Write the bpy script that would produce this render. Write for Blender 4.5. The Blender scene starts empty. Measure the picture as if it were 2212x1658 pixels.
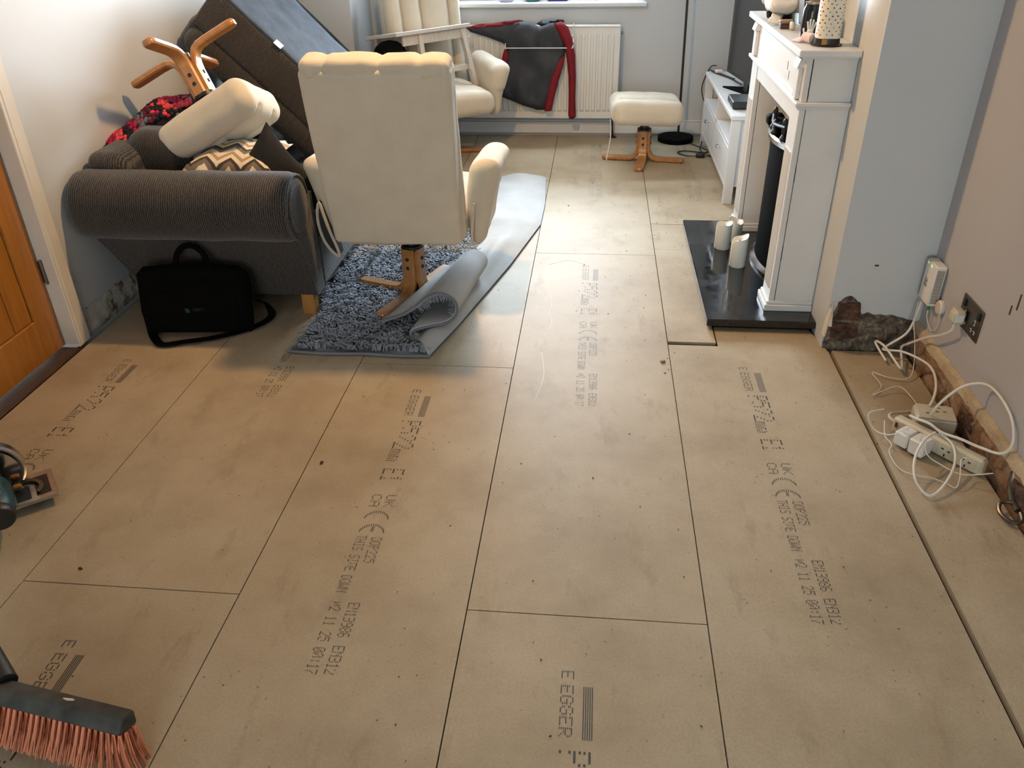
import bpy, math, random
from mathutils import Vector as V, Matrix, noise
from mathutils.geometry import delaunay_2d_cdt
random.seed(7)
sc = bpy.context.scene
COL = sc.collection
PI = math.pi

# ------------------------------------------------------------------ camera
FPX, PITCH, YAW, ROLL, CH, CX = 1744.27, .5406, -.1073, -.0194, 1.5414, .2812
cp, sp, cy, sy = math.cos(PITCH), math.sin(PITCH), math.cos(YAW), math.sin(YAW)
fw = V((sy*cp, cy*cp, -sp)); rt = V((cy, -sy, 0)); up = rt.cross(fw)
r2 = rt*math.cos(ROLL) + up*math.sin(ROLL); u2 = up*math.cos(ROLL) - rt*math.sin(ROLL)
cam = bpy.data.cameras.new('camera'); camo = bpy.data.objects.new('camera', cam); COL.objects.link(camo)
camo.matrix_world = Matrix(((r2.x, u2.x, -fw.x, CX), (r2.y, u2.y, -fw.y, 0), (r2.z, u2.z, -fw.z, CH), (0, 0, 0, 1)))
cam.sensor_width = 36; cam.lens = FPX/2212*36; cam.clip_start = .05
sc.camera = camo

# ------------------------------------------------------------------ world, light, exposure
w = bpy.data.worlds.new('overcast_sky'); sc.world = w; w.use_nodes = True
w.node_tree.nodes['Background'].inputs[0].default_value = (.80, .90, 1, 1)
w.node_tree.nodes['Background'].inputs[1].default_value = 3.0
def area(name, loc, rot, sx, sy_, e, col):
    l = bpy.data.lights.new(name, 'AREA'); l.shape = 'RECTANGLE'; l.size = sx; l.size_y = sy_; l.energy = e; l.color = col
    o = bpy.data.objects.new(name, l); o.location = loc; o.rotation_euler = rot; COL.objects.link(o); return o
area('front_window_daylight', (-.10, 6.50, 1.50), (-PI/2 + .20, 0, 0), 1.36, 1.14, 315, (.74, .88, 1))
area('rear_window_daylight', (-.15, -3.52, 1.25), (PI/2, 0, 0), 2.2, 1.9, 112, (.97, 1, .96))
sc.view_settings.view_transform = 'Standard'; sc.view_settings.look = 'None'
sc.view_settings.gamma = 1; sc.view_settings.exposure = -.38
try: sc.view_settings.use_curve_mapping = False
except Exception: pass
sc.cycles.use_denoising = True
sc.cycles.max_bounces = 5; sc.cycles.diffuse_bounces = 2; sc.cycles.glossy_bounces = 2; sc.cycles.transmission_bounces = 4
sc.cycles.use_adaptive_sampling = True; sc.cycles.adaptive_threshold = .06; sc.cycles.adaptive_min_samples = 8
sc.cycles.caustics_reflective = False; sc.cycles.caustics_refractive = False

# ------------------------------------------------------------------ helpers
def S(r, g, b):
    f = lambda c: (c/255/12.92) if c/255 <= .04045 else ((c/255+.055)/1.055)**2.4
    return (f(r), f(g), f(b), 1)
def node(nt, t, **kw):
    n = nt.nodes.new(t)
    for k, v in kw.items():
        if k.startswith('i_'): n.inputs[int(k[2:])].default_value = v
        else: setattr(n, k, v)
    return n
def newmat(name):
    m = bpy.data.materials.new(name); m.use_nodes = True
    return m, m.node_tree, m.node_tree.nodes['Principled BSDF']
def coords(nt, scale=(1, 1, 1), rot=(0, 0, 0)):
    tc = node(nt, 'ShaderNodeTexCoord'); mp = node(nt, 'ShaderNodeMapping')
    mp.inputs['Scale'].default_value = scale; mp.inputs['Rotation'].default_value = rot
    nt.links.new(tc.outputs['Object'], mp.inputs[0]); return mp.outputs[0]
def ramp(nt, fac, stops):
    r = node(nt, 'ShaderNodeValToRGB'); e = r.color_ramp.elements
    while len(e) < len(stops): e.new(.5)
    for el, (p, c) in zip(e, stops): el.position = p; el.color = c
    nt.links.new(fac, r.inputs[0]); return r.outputs[0]
def noi(nt, vec, scale, detail=4, rough=.55):
    n = node(nt, 'ShaderNodeTexNoise'); n.inputs['Scale'].default_value = scale
    n.inputs['Detail'].default_value = detail; n.inputs['Roughness'].default_value = rough
    if vec: nt.links.new(vec, n.inputs['Vector'])
    return n.outputs[0]
def mixc(nt, a, b, fac, mode='MIX'):
    m = node(nt, 'ShaderNodeMix', data_type='RGBA', blend_type=mode)
    for s, v in ((6, a), (7, b)):
        if isinstance(v, tuple): m.inputs[s].default_value = v
        else: nt.links.new(v, m.inputs[s])
    if isinstance(fac, (int, float)): m.inputs[0].default_value = fac
    else: nt.links.new(fac, m.inputs[0])
    return m.outputs[2]
def bump(nt, b, h, st, dist=.002):
    n = node(nt, 'ShaderNodeBump'); n.inputs['Strength'].default_value = st; n.inputs['Distance'].default_value = dist
    nt.links.new(h, n.inputs['Height']); nt.links.new(n.outputs[0], b.inputs['Normal'])
def mul(c, k): return (min(c[0]*k, 1), min(c[1]*k, 1), min(c[2]*k, 1), 1)
def plain(name, c, rough=.55, var=.10, scale=14, bmp=0, bscale=300, metal=0, spec=.5, sheen=0, coat=0, trans=0):
    m, nt, b = newmat(name); vec = coords(nt)
    nt.links.new(ramp(nt, noi(nt, vec, scale), [(.3, mul(c, 1-var)), (.7, mul(c, 1+var))]), b.inputs['Base Color'])
    b.inputs['Roughness'].default_value = rough; b.inputs['Metallic'].default_value = metal
    b.inputs['Specular IOR Level'].default_value = spec
    if sheen: b.inputs['Sheen Weight'].default_value = sheen; b.inputs['Sheen Roughness'].default_value = .6
    if coat: b.inputs['Coat Weight'].default_value = coat
    if trans: b.inputs['Transmission Weight'].default_value = trans
    if bmp: bump(nt, b, noi(nt, vec, bscale, 3), bmp)
    return m

def chipboard():
    m, nt, b = newmat('chipboard'); v = coords(nt); L = nt.links
    base = ramp(nt, noi(nt, v, 2.2, 6, .6), [(.30, S(164, 146, 119)), (.52, S(182, 165, 138)), (.75, S(193, 178, 153))])
    fine = ramp(nt, noi(nt, v, 160, 4, .7), [(.35, (.80, .79, .78, 1)), (.6, (1, 1, 1, 1)), (.78, (1.0, 1.0, 1.0, 1))])
    c = mixc(nt, base, fine, .55, 'MULTIPLY')
    vo = node(nt, 'ShaderNodeTexVoronoi'); vo.inputs['Scale'].default_value = 34; L.new(v, vo.inputs['Vector'])
    gate = ramp(nt, noi(nt, v, 3.1, 5, .7), [(.50, (0, 0, 0, 1)), (.66, (1, 1, 1, 1))])
    spot = ramp(nt, vo.outputs['Distance'], [(.06, (1, 1, 1, 1)), (.13, (0, 0, 0, 1))])
    mm = node(nt, 'ShaderNodeMath', operation='MULTIPLY'); L.new(gate, mm.inputs[0]); L.new(spot, mm.inputs[1])
    c = mixc(nt, c, S(92, 74, 54), mm.outputs[0])
    sm = ramp(nt, noi(nt, coords(nt, (1.4, .5, 1), (0, 0, .5)), 5.5, 7, .7), [(.56, (0, 0, 0, 1)), (.78, (.55, .55, .55, 1))])
    c = mixc(nt, c, S(128, 106, 80), sm)
    L.new(c, b.inputs['Base Color'])
    b.inputs['Roughness'].default_value = .52; b.inputs['Specular IOR Level'].default_value = .17
    bump(nt, b, noi(nt, v, 240, 3), .12, .001)
    return m
def cord(name, dark, light, axis='X', sc_=1.0):
    m, nt, b = newmat(name); v = coords(nt); L = nt.links
    wv = node(nt, 'ShaderNodeTexWave', wave_type='BANDS', bands_direction=axis)
    wv.inputs['Scale'].default_value = 26*sc_; wv.inputs['Distortion'].default_value = 3.4; wv.inputs['Detail'].default_value = 3
    wv.inputs['Detail Scale'].default_value = 3.0
    L.new(v, wv.inputs['Vector'])
    c = ramp(nt, wv.outputs['Fac'], [(.25, dark), (.85, light)])
    L.new(mixc(nt, c, ramp(nt, noi(nt, v, 5, 5), [(.3, (.72, .72, .72, 1)), (.7, (1, 1, 1, 1))]), .8, 'MULTIPLY'), b.inputs['Base Color'])
    b.inputs['Roughness'].default_value = .9; b.inputs['Sheen Weight'].default_value = .25
    bump(nt, b, wv.outputs['Fac'], .6, .003); return m
def wood(name, c1, c2, axis=(1, 9, 9), rough=.32, coat=.3):
    m, nt, b = newmat(name); v = coords(nt, axis)
    nt.links.new(ramp(nt, noi(nt, v, 6, 8, .65), [(.3, c1), (.7, c2)]), b.inputs['Base Color'])
    b.inputs['Roughness'].default_value = rough; b.inputs['Coat Weight'].default_value = coat; b.inputs['Coat Roughness'].default_value = .2
    return m
def rubble(name, stops, scale=22):
    m, nt, b = newmat(name); v = coords(nt)
    nt.links.new(ramp(nt, noi(nt, v, scale, 9, .72), stops), b.inputs['Base Color'])
    b.inputs['Roughness'].default_value = .95; bump(nt, b, noi(nt, v, 60, 8, .7), .8, .01); return m
def granite():
    m, nt, b = newmat('black_granite'); v = coords(nt)
    c = ramp(nt, noi(nt, v, 260, 2), [(.55, (.008, .009, .010, 1)), (.75, (.05, .055, .06, 1))])
    nt.links.new(c, b.inputs['Base Color'])
    nt.links.new(ramp(nt, noi(nt, v, 6, 7, .65), [(.4, (.06,)*3+(1,)), (.72, (.30,)*3+(1,))]), b.inputs['Roughness'])
    b.inputs['Specular IOR Level'].default_value = .7; return m
def wallpaint(name, c):
    m, nt, b = newmat(name); v = coords(nt)
    a = ramp(nt, noi(nt, v, 1.1, 5, .55), [(.3, mul(c, .955)), (.7, mul(c, 1.03))])
    nt.links.new(a, b.inputs['Base Color']); b.inputs['Roughness'].default_value = .5; b.inputs['Specular IOR Level'].default_value = .35
    bump(nt, b, noi(nt, v, 90, 5), .08, .002); return m

MAT = dict(
 chip=chipboard(),
 ink=plain('grey_ink', S(52, 50, 48), .6, .15, 60),
 scratch=plain('pale_scratch', S(208, 202, 190), .6, .05, 30),
 sub=plain('dark_void', S(24, 18, 13), .95),
 wall=wallpaint('pale_grey_paint', S(206, 210, 212)),
 wallr=wallpaint('dimmed_wall_paint', S(184, 183, 186)),  # same paint as the other walls, darkened to stand in for weaker light
 cream_wall=wallpaint('cream_paint', S(228, 214, 192)),
 ceil=wallpaint('white_ceiling', S(205, 205, 202)),
 white=plain('white_gloss', S(224, 225, 224), .38, .03, 6),
 frame=plain('door_frame_white', S(222, 214, 200), .4, .05, 8),
 oak=wood('oak_door', S(158, 100, 36), S(184, 122, 50), (9, 9, .8), .35, .3),
 darkwood=wood('dark_threshold', S(60, 42, 28), S(86, 62, 42), (9, 1, 9), .6, 0),
 beech=wood('bent_beech', S(160, 104, 54), S(194, 138, 80), (5, 5, 2), .28, .5),
 foot=wood('pine_foot', S(160, 108, 48), S(186, 132, 66), (6, 6, 1), .45, .1),
 cream=plain('cream_chenille', S(214, 202, 180), .9, .05, 9, .5, 420, sheen=.25),
 cord=cord('brown_cord', S(27, 25, 24), S(86, 78, 71), 'X', 1.35),
 cordz=cord('brown_cord_turned', S(26, 23, 21), S(76, 68, 60), 'X', 1.6),
 lining=plain('blue_black_lining', S(52, 60, 72), .85, .35, 12, .2, 200),
 black=plain('black_plastic', (.012, .012, .012, 1), .45, .1),
 blackfab=plain('black_fabric', (.004, .004, .004, 1), .95, .2, 30, 0, 300, spec=.05),
 blackcush=plain('black_cushion', (.012, .012, .012, 1), .9, .2, 30, .2, 300),
 matblack=plain('matt_black', (.005, .005, .005, 1), .75, .1, spec=.04),
 teal=plain('teal_plastic', S(8, 62, 70), .4, .1),
 tealink=plain('teal_print', S(34, 66, 60), .8, .1, spec=.1),
 steel=plain('brushed_steel', S(190, 186, 180), .28, .08, 40, metal=1),
 satin=plain('satin_nickel', S(120, 112, 102), .38, .06, 40, metal=1),
 chrome=plain('chrome', S(225, 225, 225), .12, .03, metal=1),
 rugb=plain('rug_backing', S(186, 188, 188), .85, .07, 7, .3, 260),
 rugedge=plain('rug_binding', S(120, 124, 130), .85, .07, 9),
 shag=plain('grey_shag', S(140, 146, 156), .9, .22, 16, sheen=.3),
 radi=plain('radiator_white', S(228, 226, 220), .35, .03, 6),
 granite=granite(),
 candle=plain('ivory_wax', S(236, 232, 220), .45, .02, 8),
 plas=plain('white_plastic', S(232, 230, 224), .38, .03, 8),
 oldplas=plain('yellowed_plastic', S(206, 198, 176), .45, .05, 12),
 cable=plain('white_cable', S(226, 222, 212), .45, .05, 12),
 bcable=plain('black_cable', (.015, .015, .015, 1), .5),
 green=plain('green_connector', S(30, 140, 50), .5),
 red=plain('dark_red_cloth', S(126, 18, 30), .8, .12, 14, .2, 200),
 navy=plain('charcoal_cloth', S(46, 49, 56), .62, .12, 10, .2, 160),
 wash=wood('white_washed_wood', S(196, 188, 178), S(216, 210, 200), (9, 2, 2), .6, 0),
 bare=rubble('bare_plaster', [(.34, S(92, 70, 52)), (.42, S(140, 124, 104)), (.47, S(200, 194, 182)), (.7, S(214, 210, 200))], 11),
 brick=rubble('rough_brick', [(.34, S(44, 38, 34)), (.46, S(84, 58, 46)), (.57, S(112, 82, 66)), (.70, S(140, 124, 106))], 26),
 soot=rubble('sooty_mortar', [(.34, S(44, 41, 38)), (.46, S(98, 88, 77)), (.56, S(136, 124, 108)), (.68, S(190, 182, 166))], 24),
 scar=rubble('scraped_plaster', [(.31, S(84, 54, 38)), (.43, S(152, 116, 88)), (.6, S(182, 152, 122)), (.75, S(206, 188, 162))], 9),
 batten=rubble('bare_plaster_edge', [(.3, S(176, 150, 118)), (.5, S(208, 188, 156)), (.7, S(224, 208, 182))], 8),
 bristle=plain('salmon_bristle', S(226, 140, 104), .7, .15, 30),
 broomp=plain('dusty_green_plastic', S(64, 64, 60), .7, .45, 22),
 screen=plain('tv_screen', (.012, .013, .015, 1), .12, .1),
 paper=plain('brown_paper', S(150, 122, 94), .8, .1, 20),
 pink=plain('pale_pink_paper', S(232, 212, 212), .6, .05),
 gold=plain('gold_label', S(176, 128, 44), .4, .1),
 dots=plain('white_card', S(232, 224, 206), .6, .03),
 cloth=plain('white_muslin', S(222, 220, 214), .9, .05, 14, .2, 120),
 bluecloth=plain('pale_blue_cloth', S(150, 186, 204), .9, .1, 20),
 lilac=plain('lilac_ceramic', S(200, 196, 224), .4),
 aqua=plain('aqua_glass', S(90, 190, 196), .3),
 indigo=plain('indigo_print', S(36, 36, 120), .5),
 chipw=plain('wood_chip', S(150, 120, 84), .9, .3, 90),
 debris=plain('dark_debris', S(70, 54, 40), .9, .4, 90),
)
def emis(name, c, s):
    m, nt, b = newmat(name); b.inputs['Base Color'].default_value = c
    b.inputs['Emission Color'].default_value = c; b.inputs['Emission Strength'].default_value = s; return m
MAT['led'] = emis('green_led', (.2, 1, .35, 1), 2.5)
def glassmat():
    m, nt, b = newmat('window_glass'); out = nt.nodes['Material Output']
    t = node(nt, 'ShaderNodeBsdfTransparent'); g = node(nt, 'ShaderNodeBsdfGlossy'); g.inputs['Roughness'].default_value = .02
    fr = node(nt, 'ShaderNodeFresnel'); mx = node(nt, 'ShaderNodeMixShader')
    nt.links.new(fr.outputs[0], mx.inputs[0]); nt.links.new(t.outputs[0], mx.inputs[1]); nt.links.new(g.outputs[0], mx.inputs[2])
    nt.links.new(mx.outputs[0], out.inputs[0]); return m
MAT['glass'] = glassmat()
def vaseglass():
    m, nt, b = newmat('clear_glass'); b.inputs['Base Color'].default_value = (.86, .97, .95, 1)
    b.inputs['Transmission Weight'].default_value = .85; b.inputs['Roughness'].default_value = .06; return m
MAT['vase'] = vaseglass()
def chevron():
    m, nt, b = newmat('chevron_print'); L = nt.links
    tc = node(nt, 'ShaderNodeTexCoord'); sx = node(nt, 'ShaderNodeSeparateXYZ'); L.new(tc.outputs['Object'], sx.inputs[0])
    def mt(op, a, bb):
        n = node(nt, 'ShaderNodeMath', operation=op)
        for i, v in enumerate((a, bb)):
            if isinstance(v, (int, float)): n.inputs[i].default_value = v
            else: L.new(v, n.inputs[i])
        return n.outputs[0]
    zig = mt('PINGPONG', sx.outputs[0], .05)
    s = mt('ADD', sx.outputs[1], mt('MULTIPLY', zig, 1.0))
    ph = mt('FRACT', mt('MULTIPLY', s, 8.5), 0)
    c = ramp(nt, ph, [(0, S(64, 58, 52)), (.14, S(70, 64, 58)), (.16, S(226, 214, 192)), (.34, S(226, 214, 192)), (.36, S(176, 148, 112)), (.52, S(176, 148, 112)), (.54, S(228, 216, 196)), (.78, S(226, 214, 192)), (.80, S(120, 108, 96)), (1, S(64, 58, 52))])
    for e in nt.nodes:
        if e.type == 'VALTORGB' and len(e.color_ramp.elements) > 8: e.color_ramp.interpolation = 'CONSTANT'
    L.new(c, b.inputs['Base Color']); b.inputs['Roughness'].default_value = .9; return m
MAT['chev'] = chevron()

class MB:
    def __init__(s): s.v = []; s.f = []; s.m = []
    def add(s, vs, fs, mi=0, M=None):
        o = len(s.v)
        s.v += [M @ V(p) if M else V(p) for p in vs]
        s.f += [tuple(i+o for i in f) for f in fs]; s.m += [mi]*len(fs); return s
    def box(s, x0, x1, y0, y1, z0, z1, b=0, mi=0, M=None):
        if b <= 0:
            vs = [(x, y, z) for z in (z0, z1) for y in (y0, y1) for x in (x0, x1)]
            return s.add(vs, [(0, 2, 3, 1), (4, 5, 7, 6), (0, 1, 5, 4), (2, 6, 7, 3), (0, 4, 6, 2), (1, 3, 7, 5)], mi, M)
        vs = []; idx = {}
        for ix, (X, sx) in enumerate(((x0, 1), (x1, -1))):
            for iy, (Y, sy_) in enumerate(((y0, 1), (y1, -1))):
                for iz, (Z, sz) in enumerate(((z0, 1), (z1, -1))):
                    for a in range(3):
                        p = [X+sx*b, Y+sy_*b, Z+sz*b]; p[a] = (X, Y, Z)[a]
                        idx[ix, iy, iz, a] = len(vs); vs.append(tuple(p))
        fs = []
        I = lambda a, b_, c, ax: idx[a, b_, c, ax]
        for t in (0, 1):
            q = [I(t, 0, 0, 0), I(t, 0, 1, 0), I(t, 1, 1, 0), I(t, 1, 0, 0)]; fs.append(q if t == 0 else q[::-1])
            q = [I(0, t, 0, 1), I(1, t, 0, 1), I(1, t, 1, 1), I(0, t, 1, 1)]; fs.append(q if t == 0 else q[::-1])
            q = [I(0, 0, t, 2), I(0, 1, t, 2), I(1, 1, t, 2), I(1, 0, t, 2)]; fs.append(q if t == 0 else q[::-1])
        for a in (0, 1):
            for c in (0, 1):
                fs.append([I(a, c, 0, 0), I(a, c, 1, 0), I(a, c, 1, 1), I(a, c, 0, 1)])
                fs.append([I(a, 0, c, 0), I(a, 1, c, 0), I(a, 1, c, 2), I(a, 0, c, 2)])
                fs.append([I(0, a, c, 1), I(1, a, c, 1), I(1, a, c, 2), I(0, a, c, 2)])
        for a in (0, 1):
            for c in (0, 1):
                for d in (0, 1): fs.append([I(a, c, d, 0), I(a, c, d, 1), I(a, c, d, 2)])
        return s.add(vs, fs, mi, M)
    def prism(s, poly, h0, h1, mi=0, M=None):
        n = len(poly); vs = [(x, y, h0) for x, y in poly] + [(x, y, h1) for x, y in poly]
        fs = [tuple(range(n))[::-1], tuple(range(n, 2*n))] + [(i, (i+1) % n, n+(i+1) % n, n+i) for i in range(n)]
        return s.add(vs, fs, mi, M)
    def lathe(s, prof, n=20, mi=0, M=None, sx=1, sy_=1):
        vs = []; fs = []
        for r, z in prof:
            for k in range(n):
                a = 2*PI*k/n; vs.append((r*math.cos(a)*sx, r*math.sin(a)*sy_, z))
        for i in range(len(prof)-1):
            for k in range(n): fs.append((i*n+k, i*n+(k+1) % n, (i+1)*n+(k+1) % n, (i+1)*n+k))
        fs.append(tuple(range(n))[::-1]); fs.append(tuple(range((len(prof)-1)*n, len(prof)*n)))
        return s.add(vs, fs, mi, M)
    def tube(s, pts, r, n=8, smooth=0, mi=0, M=None, closed=False):
        P = [V(p) for p in pts]
        if smooth: P = catmull(P, smooth, closed)
        N = len(P); R = r if callable(r) else (lambda t: r)
        t = []
        for i in range(N):
            a = P[(i-1) % N] if closed or i else P[0]; b = P[(i+1) % N] if closed or i < N-1 else P[-1]
            d = b-a; t.append(d.normalized() if d.length > 1e-9 else V((0, 0, 1)))
        u = t[0].orthogonal().normalized(); vs = []
        for i in range(N):
            u = (u - t[i]*u.dot(t[i])); u = u.normalized() if u.length > 1e-6 else t[i].orthogonal().normalized()
            w_ = t[i].cross(u)
            for k in range(n):
                a = 2*PI*k/n; vs.append(P[i] + (u*math.cos(a)+w_*math.sin(a))*R(i/(N-1)))
        fs = []
        for i in range(N if closed else N-1):
            j = (i+1) % N
            for k in range(n): fs.append((i*n+k, i*n+(k+1) % n, j*n+(k+1) % n, j*n+k))
        if not closed: fs += [tuple(range(n))[::-1], tuple(range((N-1)*n, N*n))]
        return s.add(vs, fs, mi, M)
    def rbox(s, sx, sy_, sz, r, k=3, m=6, fn=None, mi=0, M=None):
        h = (sx/2, sy_/2, sz/2); rr = [min(r, q*.999) for q in h]; rad = min(rr)
        def axis(a):
            H = h[a]; inn = H-rad; m_ = max(1, min(m, int(round(2*inn/.02)))) if m else 1
            return [-H + rad*(1-math.cos(PI/2*i/k)) if False else -inn-rad*math.tan(PI/4*(1-i/k)) for i in range(k)] + \
                   [-inn+2*inn*i/m_ for i in range(m_+1)] + [inn+rad*math.tan(PI/4*(i+1)/k) for i in range(k)]
        A = [axis(a) for a in range(3)]
        idx = {}; vs = []; fs = []
        def get(p):
            key = tuple(round(c, 5) for c in p)
            if key in idx: return idx[key]
            q = V(p); inn = V([max(-(h[a]-rad), min(h[a]-rad, q[a])) for a in range(3)]); d = q-inn
            o = inn + d.normalized()*rad if d.length > 1e-9 else q
            if fn: o = V(fn(o))
            idx[key] = len(vs); vs.append(o); return idx[key]
        for a in range(3):
            b, c = (a+1) % 3, (a+2) % 3
            for sg in (-1, 1):
                for i in range(len(A[b])-1):
                    for j in range(len(A[c])-1):
                        q = []
                        for (di, dj) in ((0, 0), (1, 0), (1, 1), (0, 1)):
                            p = [0, 0, 0]; p[a] = sg*h[a]; p[b] = A[b][i+di]; p[c] = A[c][j+dj]; q.append(get(p))
                        fs.append(tuple(q) if sg > 0 else tuple(q[::-1]))
        return s.add(vs, fs, mi, M)
    def puff(s, poly, th, step=.02, edge=.05, back=0, wr=0, wf=8, mi=0, M=None, seed=0):
        """closed pillow from an outline in the xy plane, bulging to +z"""
        n = len(poly); dense = []
        for i in range(n):
            a, b = V(poly[i]), V(poly[(i+1) % n]); k = max(1, int((b-a).length/step))
            dense += [a+(b-a)*j/k for j in range(k)]
        xs = [p.x for p in dense]; ys = [p.y for p in dense]
        def inside(x, y):
            c = False
            for i in range(n):
                x1, y1 = poly[i]; x2, y2 = poly[(i+1) % n]
                if (y1 > y) != (y2 > y) and x < (x2-x1)*(y-y1)/(y2-y1)+x1: c = not c
            return c
        def dist(x, y):
            best = 9; P = V((x, y))
            for i in range(n):
                a, b = V(poly[i]), V(poly[(i+1) % n]); ab = b-a
                t = max(0, min(1, (P-a).dot(ab)/max(ab.length_squared, 1e-12))); best = min(best, (P-a-ab*t).length)
            return best
        pts = [p.to_2d() for p in dense]; nb = len(pts)
        y = min(ys)+step/2; row = 0
        while y < max(ys):
            x = min(xs)+step/2*(1+row % 2)
            while x < max(xs):
                if inside(x, y) and dist(x, y) > step*.45: pts.append(V((x, y)))
                x += step
            y += step*.87; row += 1
        vs2, _, fs2, *_r = delaunay_2d_cdt(pts, [(i, (i+1) % nb) for i in range(nb)], [], 1, 1e-5)
        top = []; bot = []
        for p in vs2:
            d = dist(p.x, p.y); q = min(1, d/edge); z = math.sqrt(max(0, 1-(1-q)**2))
            wz = wr*noise.noise(V((p.x*wf, p.y*wf*.6, seed+3.3)))*q if wr else 0
            top.append((p.x, p.y, th*z+wz)); bot.append((p.x, p.y, -back*z))
        N = len(top); fs = []
        for f in fs2:
            a, b, c = f
            cr = (vs2[b]-vs2[a]).cross(vs2[c]-vs2[a])
            f = (a, b, c) if cr > 0 else (a, c, b)
            fs.append(f); fs.append(tuple(i+N for i in f[::-1]))
        ed = {}
        for f in fs[::2]:
            for i in range(3):
                e = (f[i], f[(i+1) % 3]); ed[e] = 1
        for (a, b) in ed:
            if (b, a) not in ed: fs.append((b, a, a+N, b+N))
        return s.add(top+bot, fs, mi, M)
    def ico(s, c, r, mi=0, sub=0, sq=(1, 1, 1)):
        t = (1+5**.5)/2; b = [(-1, t, 0), (1, t, 0), (-1, -t, 0), (1, -t, 0), (0, -1, t), (0, 1, t), (0, -1, -t), (0, 1, -t), (t, 0, -1), (t, 0, 1), (-t, 0, -1), (-t, 0, 1)]
        f = [(0, 11, 5), (0, 5, 1), (0, 1, 7), (0, 7, 10), (0, 10, 11), (1, 5, 9), (5, 11, 4), (11, 10, 2), (10, 7, 6), (7, 1, 8), (3, 9, 4), (3, 4, 2), (3, 2, 6), (3, 6, 8), (3, 8, 9), (4, 9, 5), (2, 4, 11), (6, 2, 10), (8, 6, 7), (9, 8, 1)]
        b = [V(p).normalized() for p in b]
        return s.add([(c[0]+p.x*r*sq[0], c[1]+p.y*r*sq[1], c[2]+p.z*r*sq[2]) for p in b], f, mi)
    def grid(s, fn, nu, nv, mi=0, M=None, th=None):
        vs = [V(fn(i/nu, j/nv)) for i in range(nu+1) for j in range(nv+1)]
        fs = [(i*(nv+1)+j, (i+1)*(nv+1)+j, (i+1)*(nv+1)+j+1, i*(nv+1)+j+1) for i in range(nu) for j in range(nv)]
        if th:
            N = len(vs); nrm = [V((0, 0, 0)) for _ in vs]
            for f in fs:
                n_ = (vs[f[2]]-vs[f[0]]).cross(vs[f[3]]-vs[f[1]])
                for i in f: nrm[i] += n_
            vs2 = [v-(n_.normalized() if n_.length else V((0, 0, 1)))*th for v, n_ in zip(vs, nrm)]
            ff = list(fs) + [tuple(i+N for i in f[::-1]) for f in fs]
            W = nv+1
            B = [i for i in range(W)] + [i*W+nv for i in range(1, nu+1)] + [nu*W+j for j in range(nv-1, -1, -1)] + [i*W for i in range(nu-1, 0, -1)]
            for a, b in zip(B, B[1:]+B[:1]): ff.append((a, b, b+N, a+N))
            return s.add(vs+vs2, ff, mi, M)
        return s.add(vs, fs, mi, M)

def catmull(P, k, closed=False):
    out = []; N = len(P)
    for i in range(N if closed else N-1):
        p0 = P[(i-1) % N] if closed or i else P[0]; p1 = P[i]; p2 = P[(i+1) % N]; p3 = P[(i+2) % N] if closed or i < N-2 else P[-1]
        for j in range(k):
            t = j/k
            out.append(.5*((2*p1)+(p2-p0)*t+(2*p0-5*p1+4*p2-p3)*t*t+(3*p1-p0-3*p2+p3)*t**3))
    if not closed: out.append(P[-1])
    return out
def obj(name, mb, mats, parent=None, ang=38, off=None):
    me = bpy.data.meshes.new(name)
    vs = [v-V(off) for v in mb.v] if off is not None else mb.v
    me.from_pydata([tuple(v) for v in vs], [], mb.f)
    if not isinstance(mats, (list, tuple)): mats = [mats]
    for m in mats: me.materials.append(MAT[m] if isinstance(m, str) else m)
    me.polygons.foreach_set('material_index', mb.m)
    me.polygons.foreach_set('use_smooth', [True]*len(me.polygons))
    me.update(); me.validate()
    try: me.set_sharp_from_angle(angle=math.radians(ang))
    except Exception: pass
    o = bpy.data.objects.new(name, me); COL.objects.link(o)
    if parent: o.parent = parent
    return o
def tag(o, label, cat, group=None):
    o['label'] = label; o['category'] = cat
    if group: o['group'] = group
    return o
def thing(name, label, cat, loc=(0, 0, 0), rz=0, M=None, group=None):
    o = bpy.data.objects.new(name, None); o.empty_display_size = .05; COL.objects.link(o)
    if M: o.matrix_world = M
    else: o.location = loc; o.rotation_euler = (0, 0, rz)
    return tag(o, label, cat, group)
def struct(name, mb, mats, parent=None, ang=30):
    o = obj(name, mb, mats, parent, ang)
    if not parent: o['kind'] = 'structure'
    return o
def frame(o, x, y, z): return Matrix(((x[0], y[0], z[0], o[0]), (x[1], y[1], z[1], o[1]), (x[2], y[2], z[2], o[2]), (0, 0, 0, 1)))
def TR(x, y, z): return Matrix.Translation((x, y, z))
def RX(a): return Matrix.Rotation(a, 4, 'X')
def RY(a): return Matrix.Rotation(a, 4, 'Y')
def RZ(a): return Matrix.Rotation(a, 4, 'Z')
def wob(v, amp, f, seed=0):
    n_ = noise.noise_vector(V((v[0]*f+seed, v[1]*f, v[2]*f))); return V(v)+n_*amp
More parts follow.
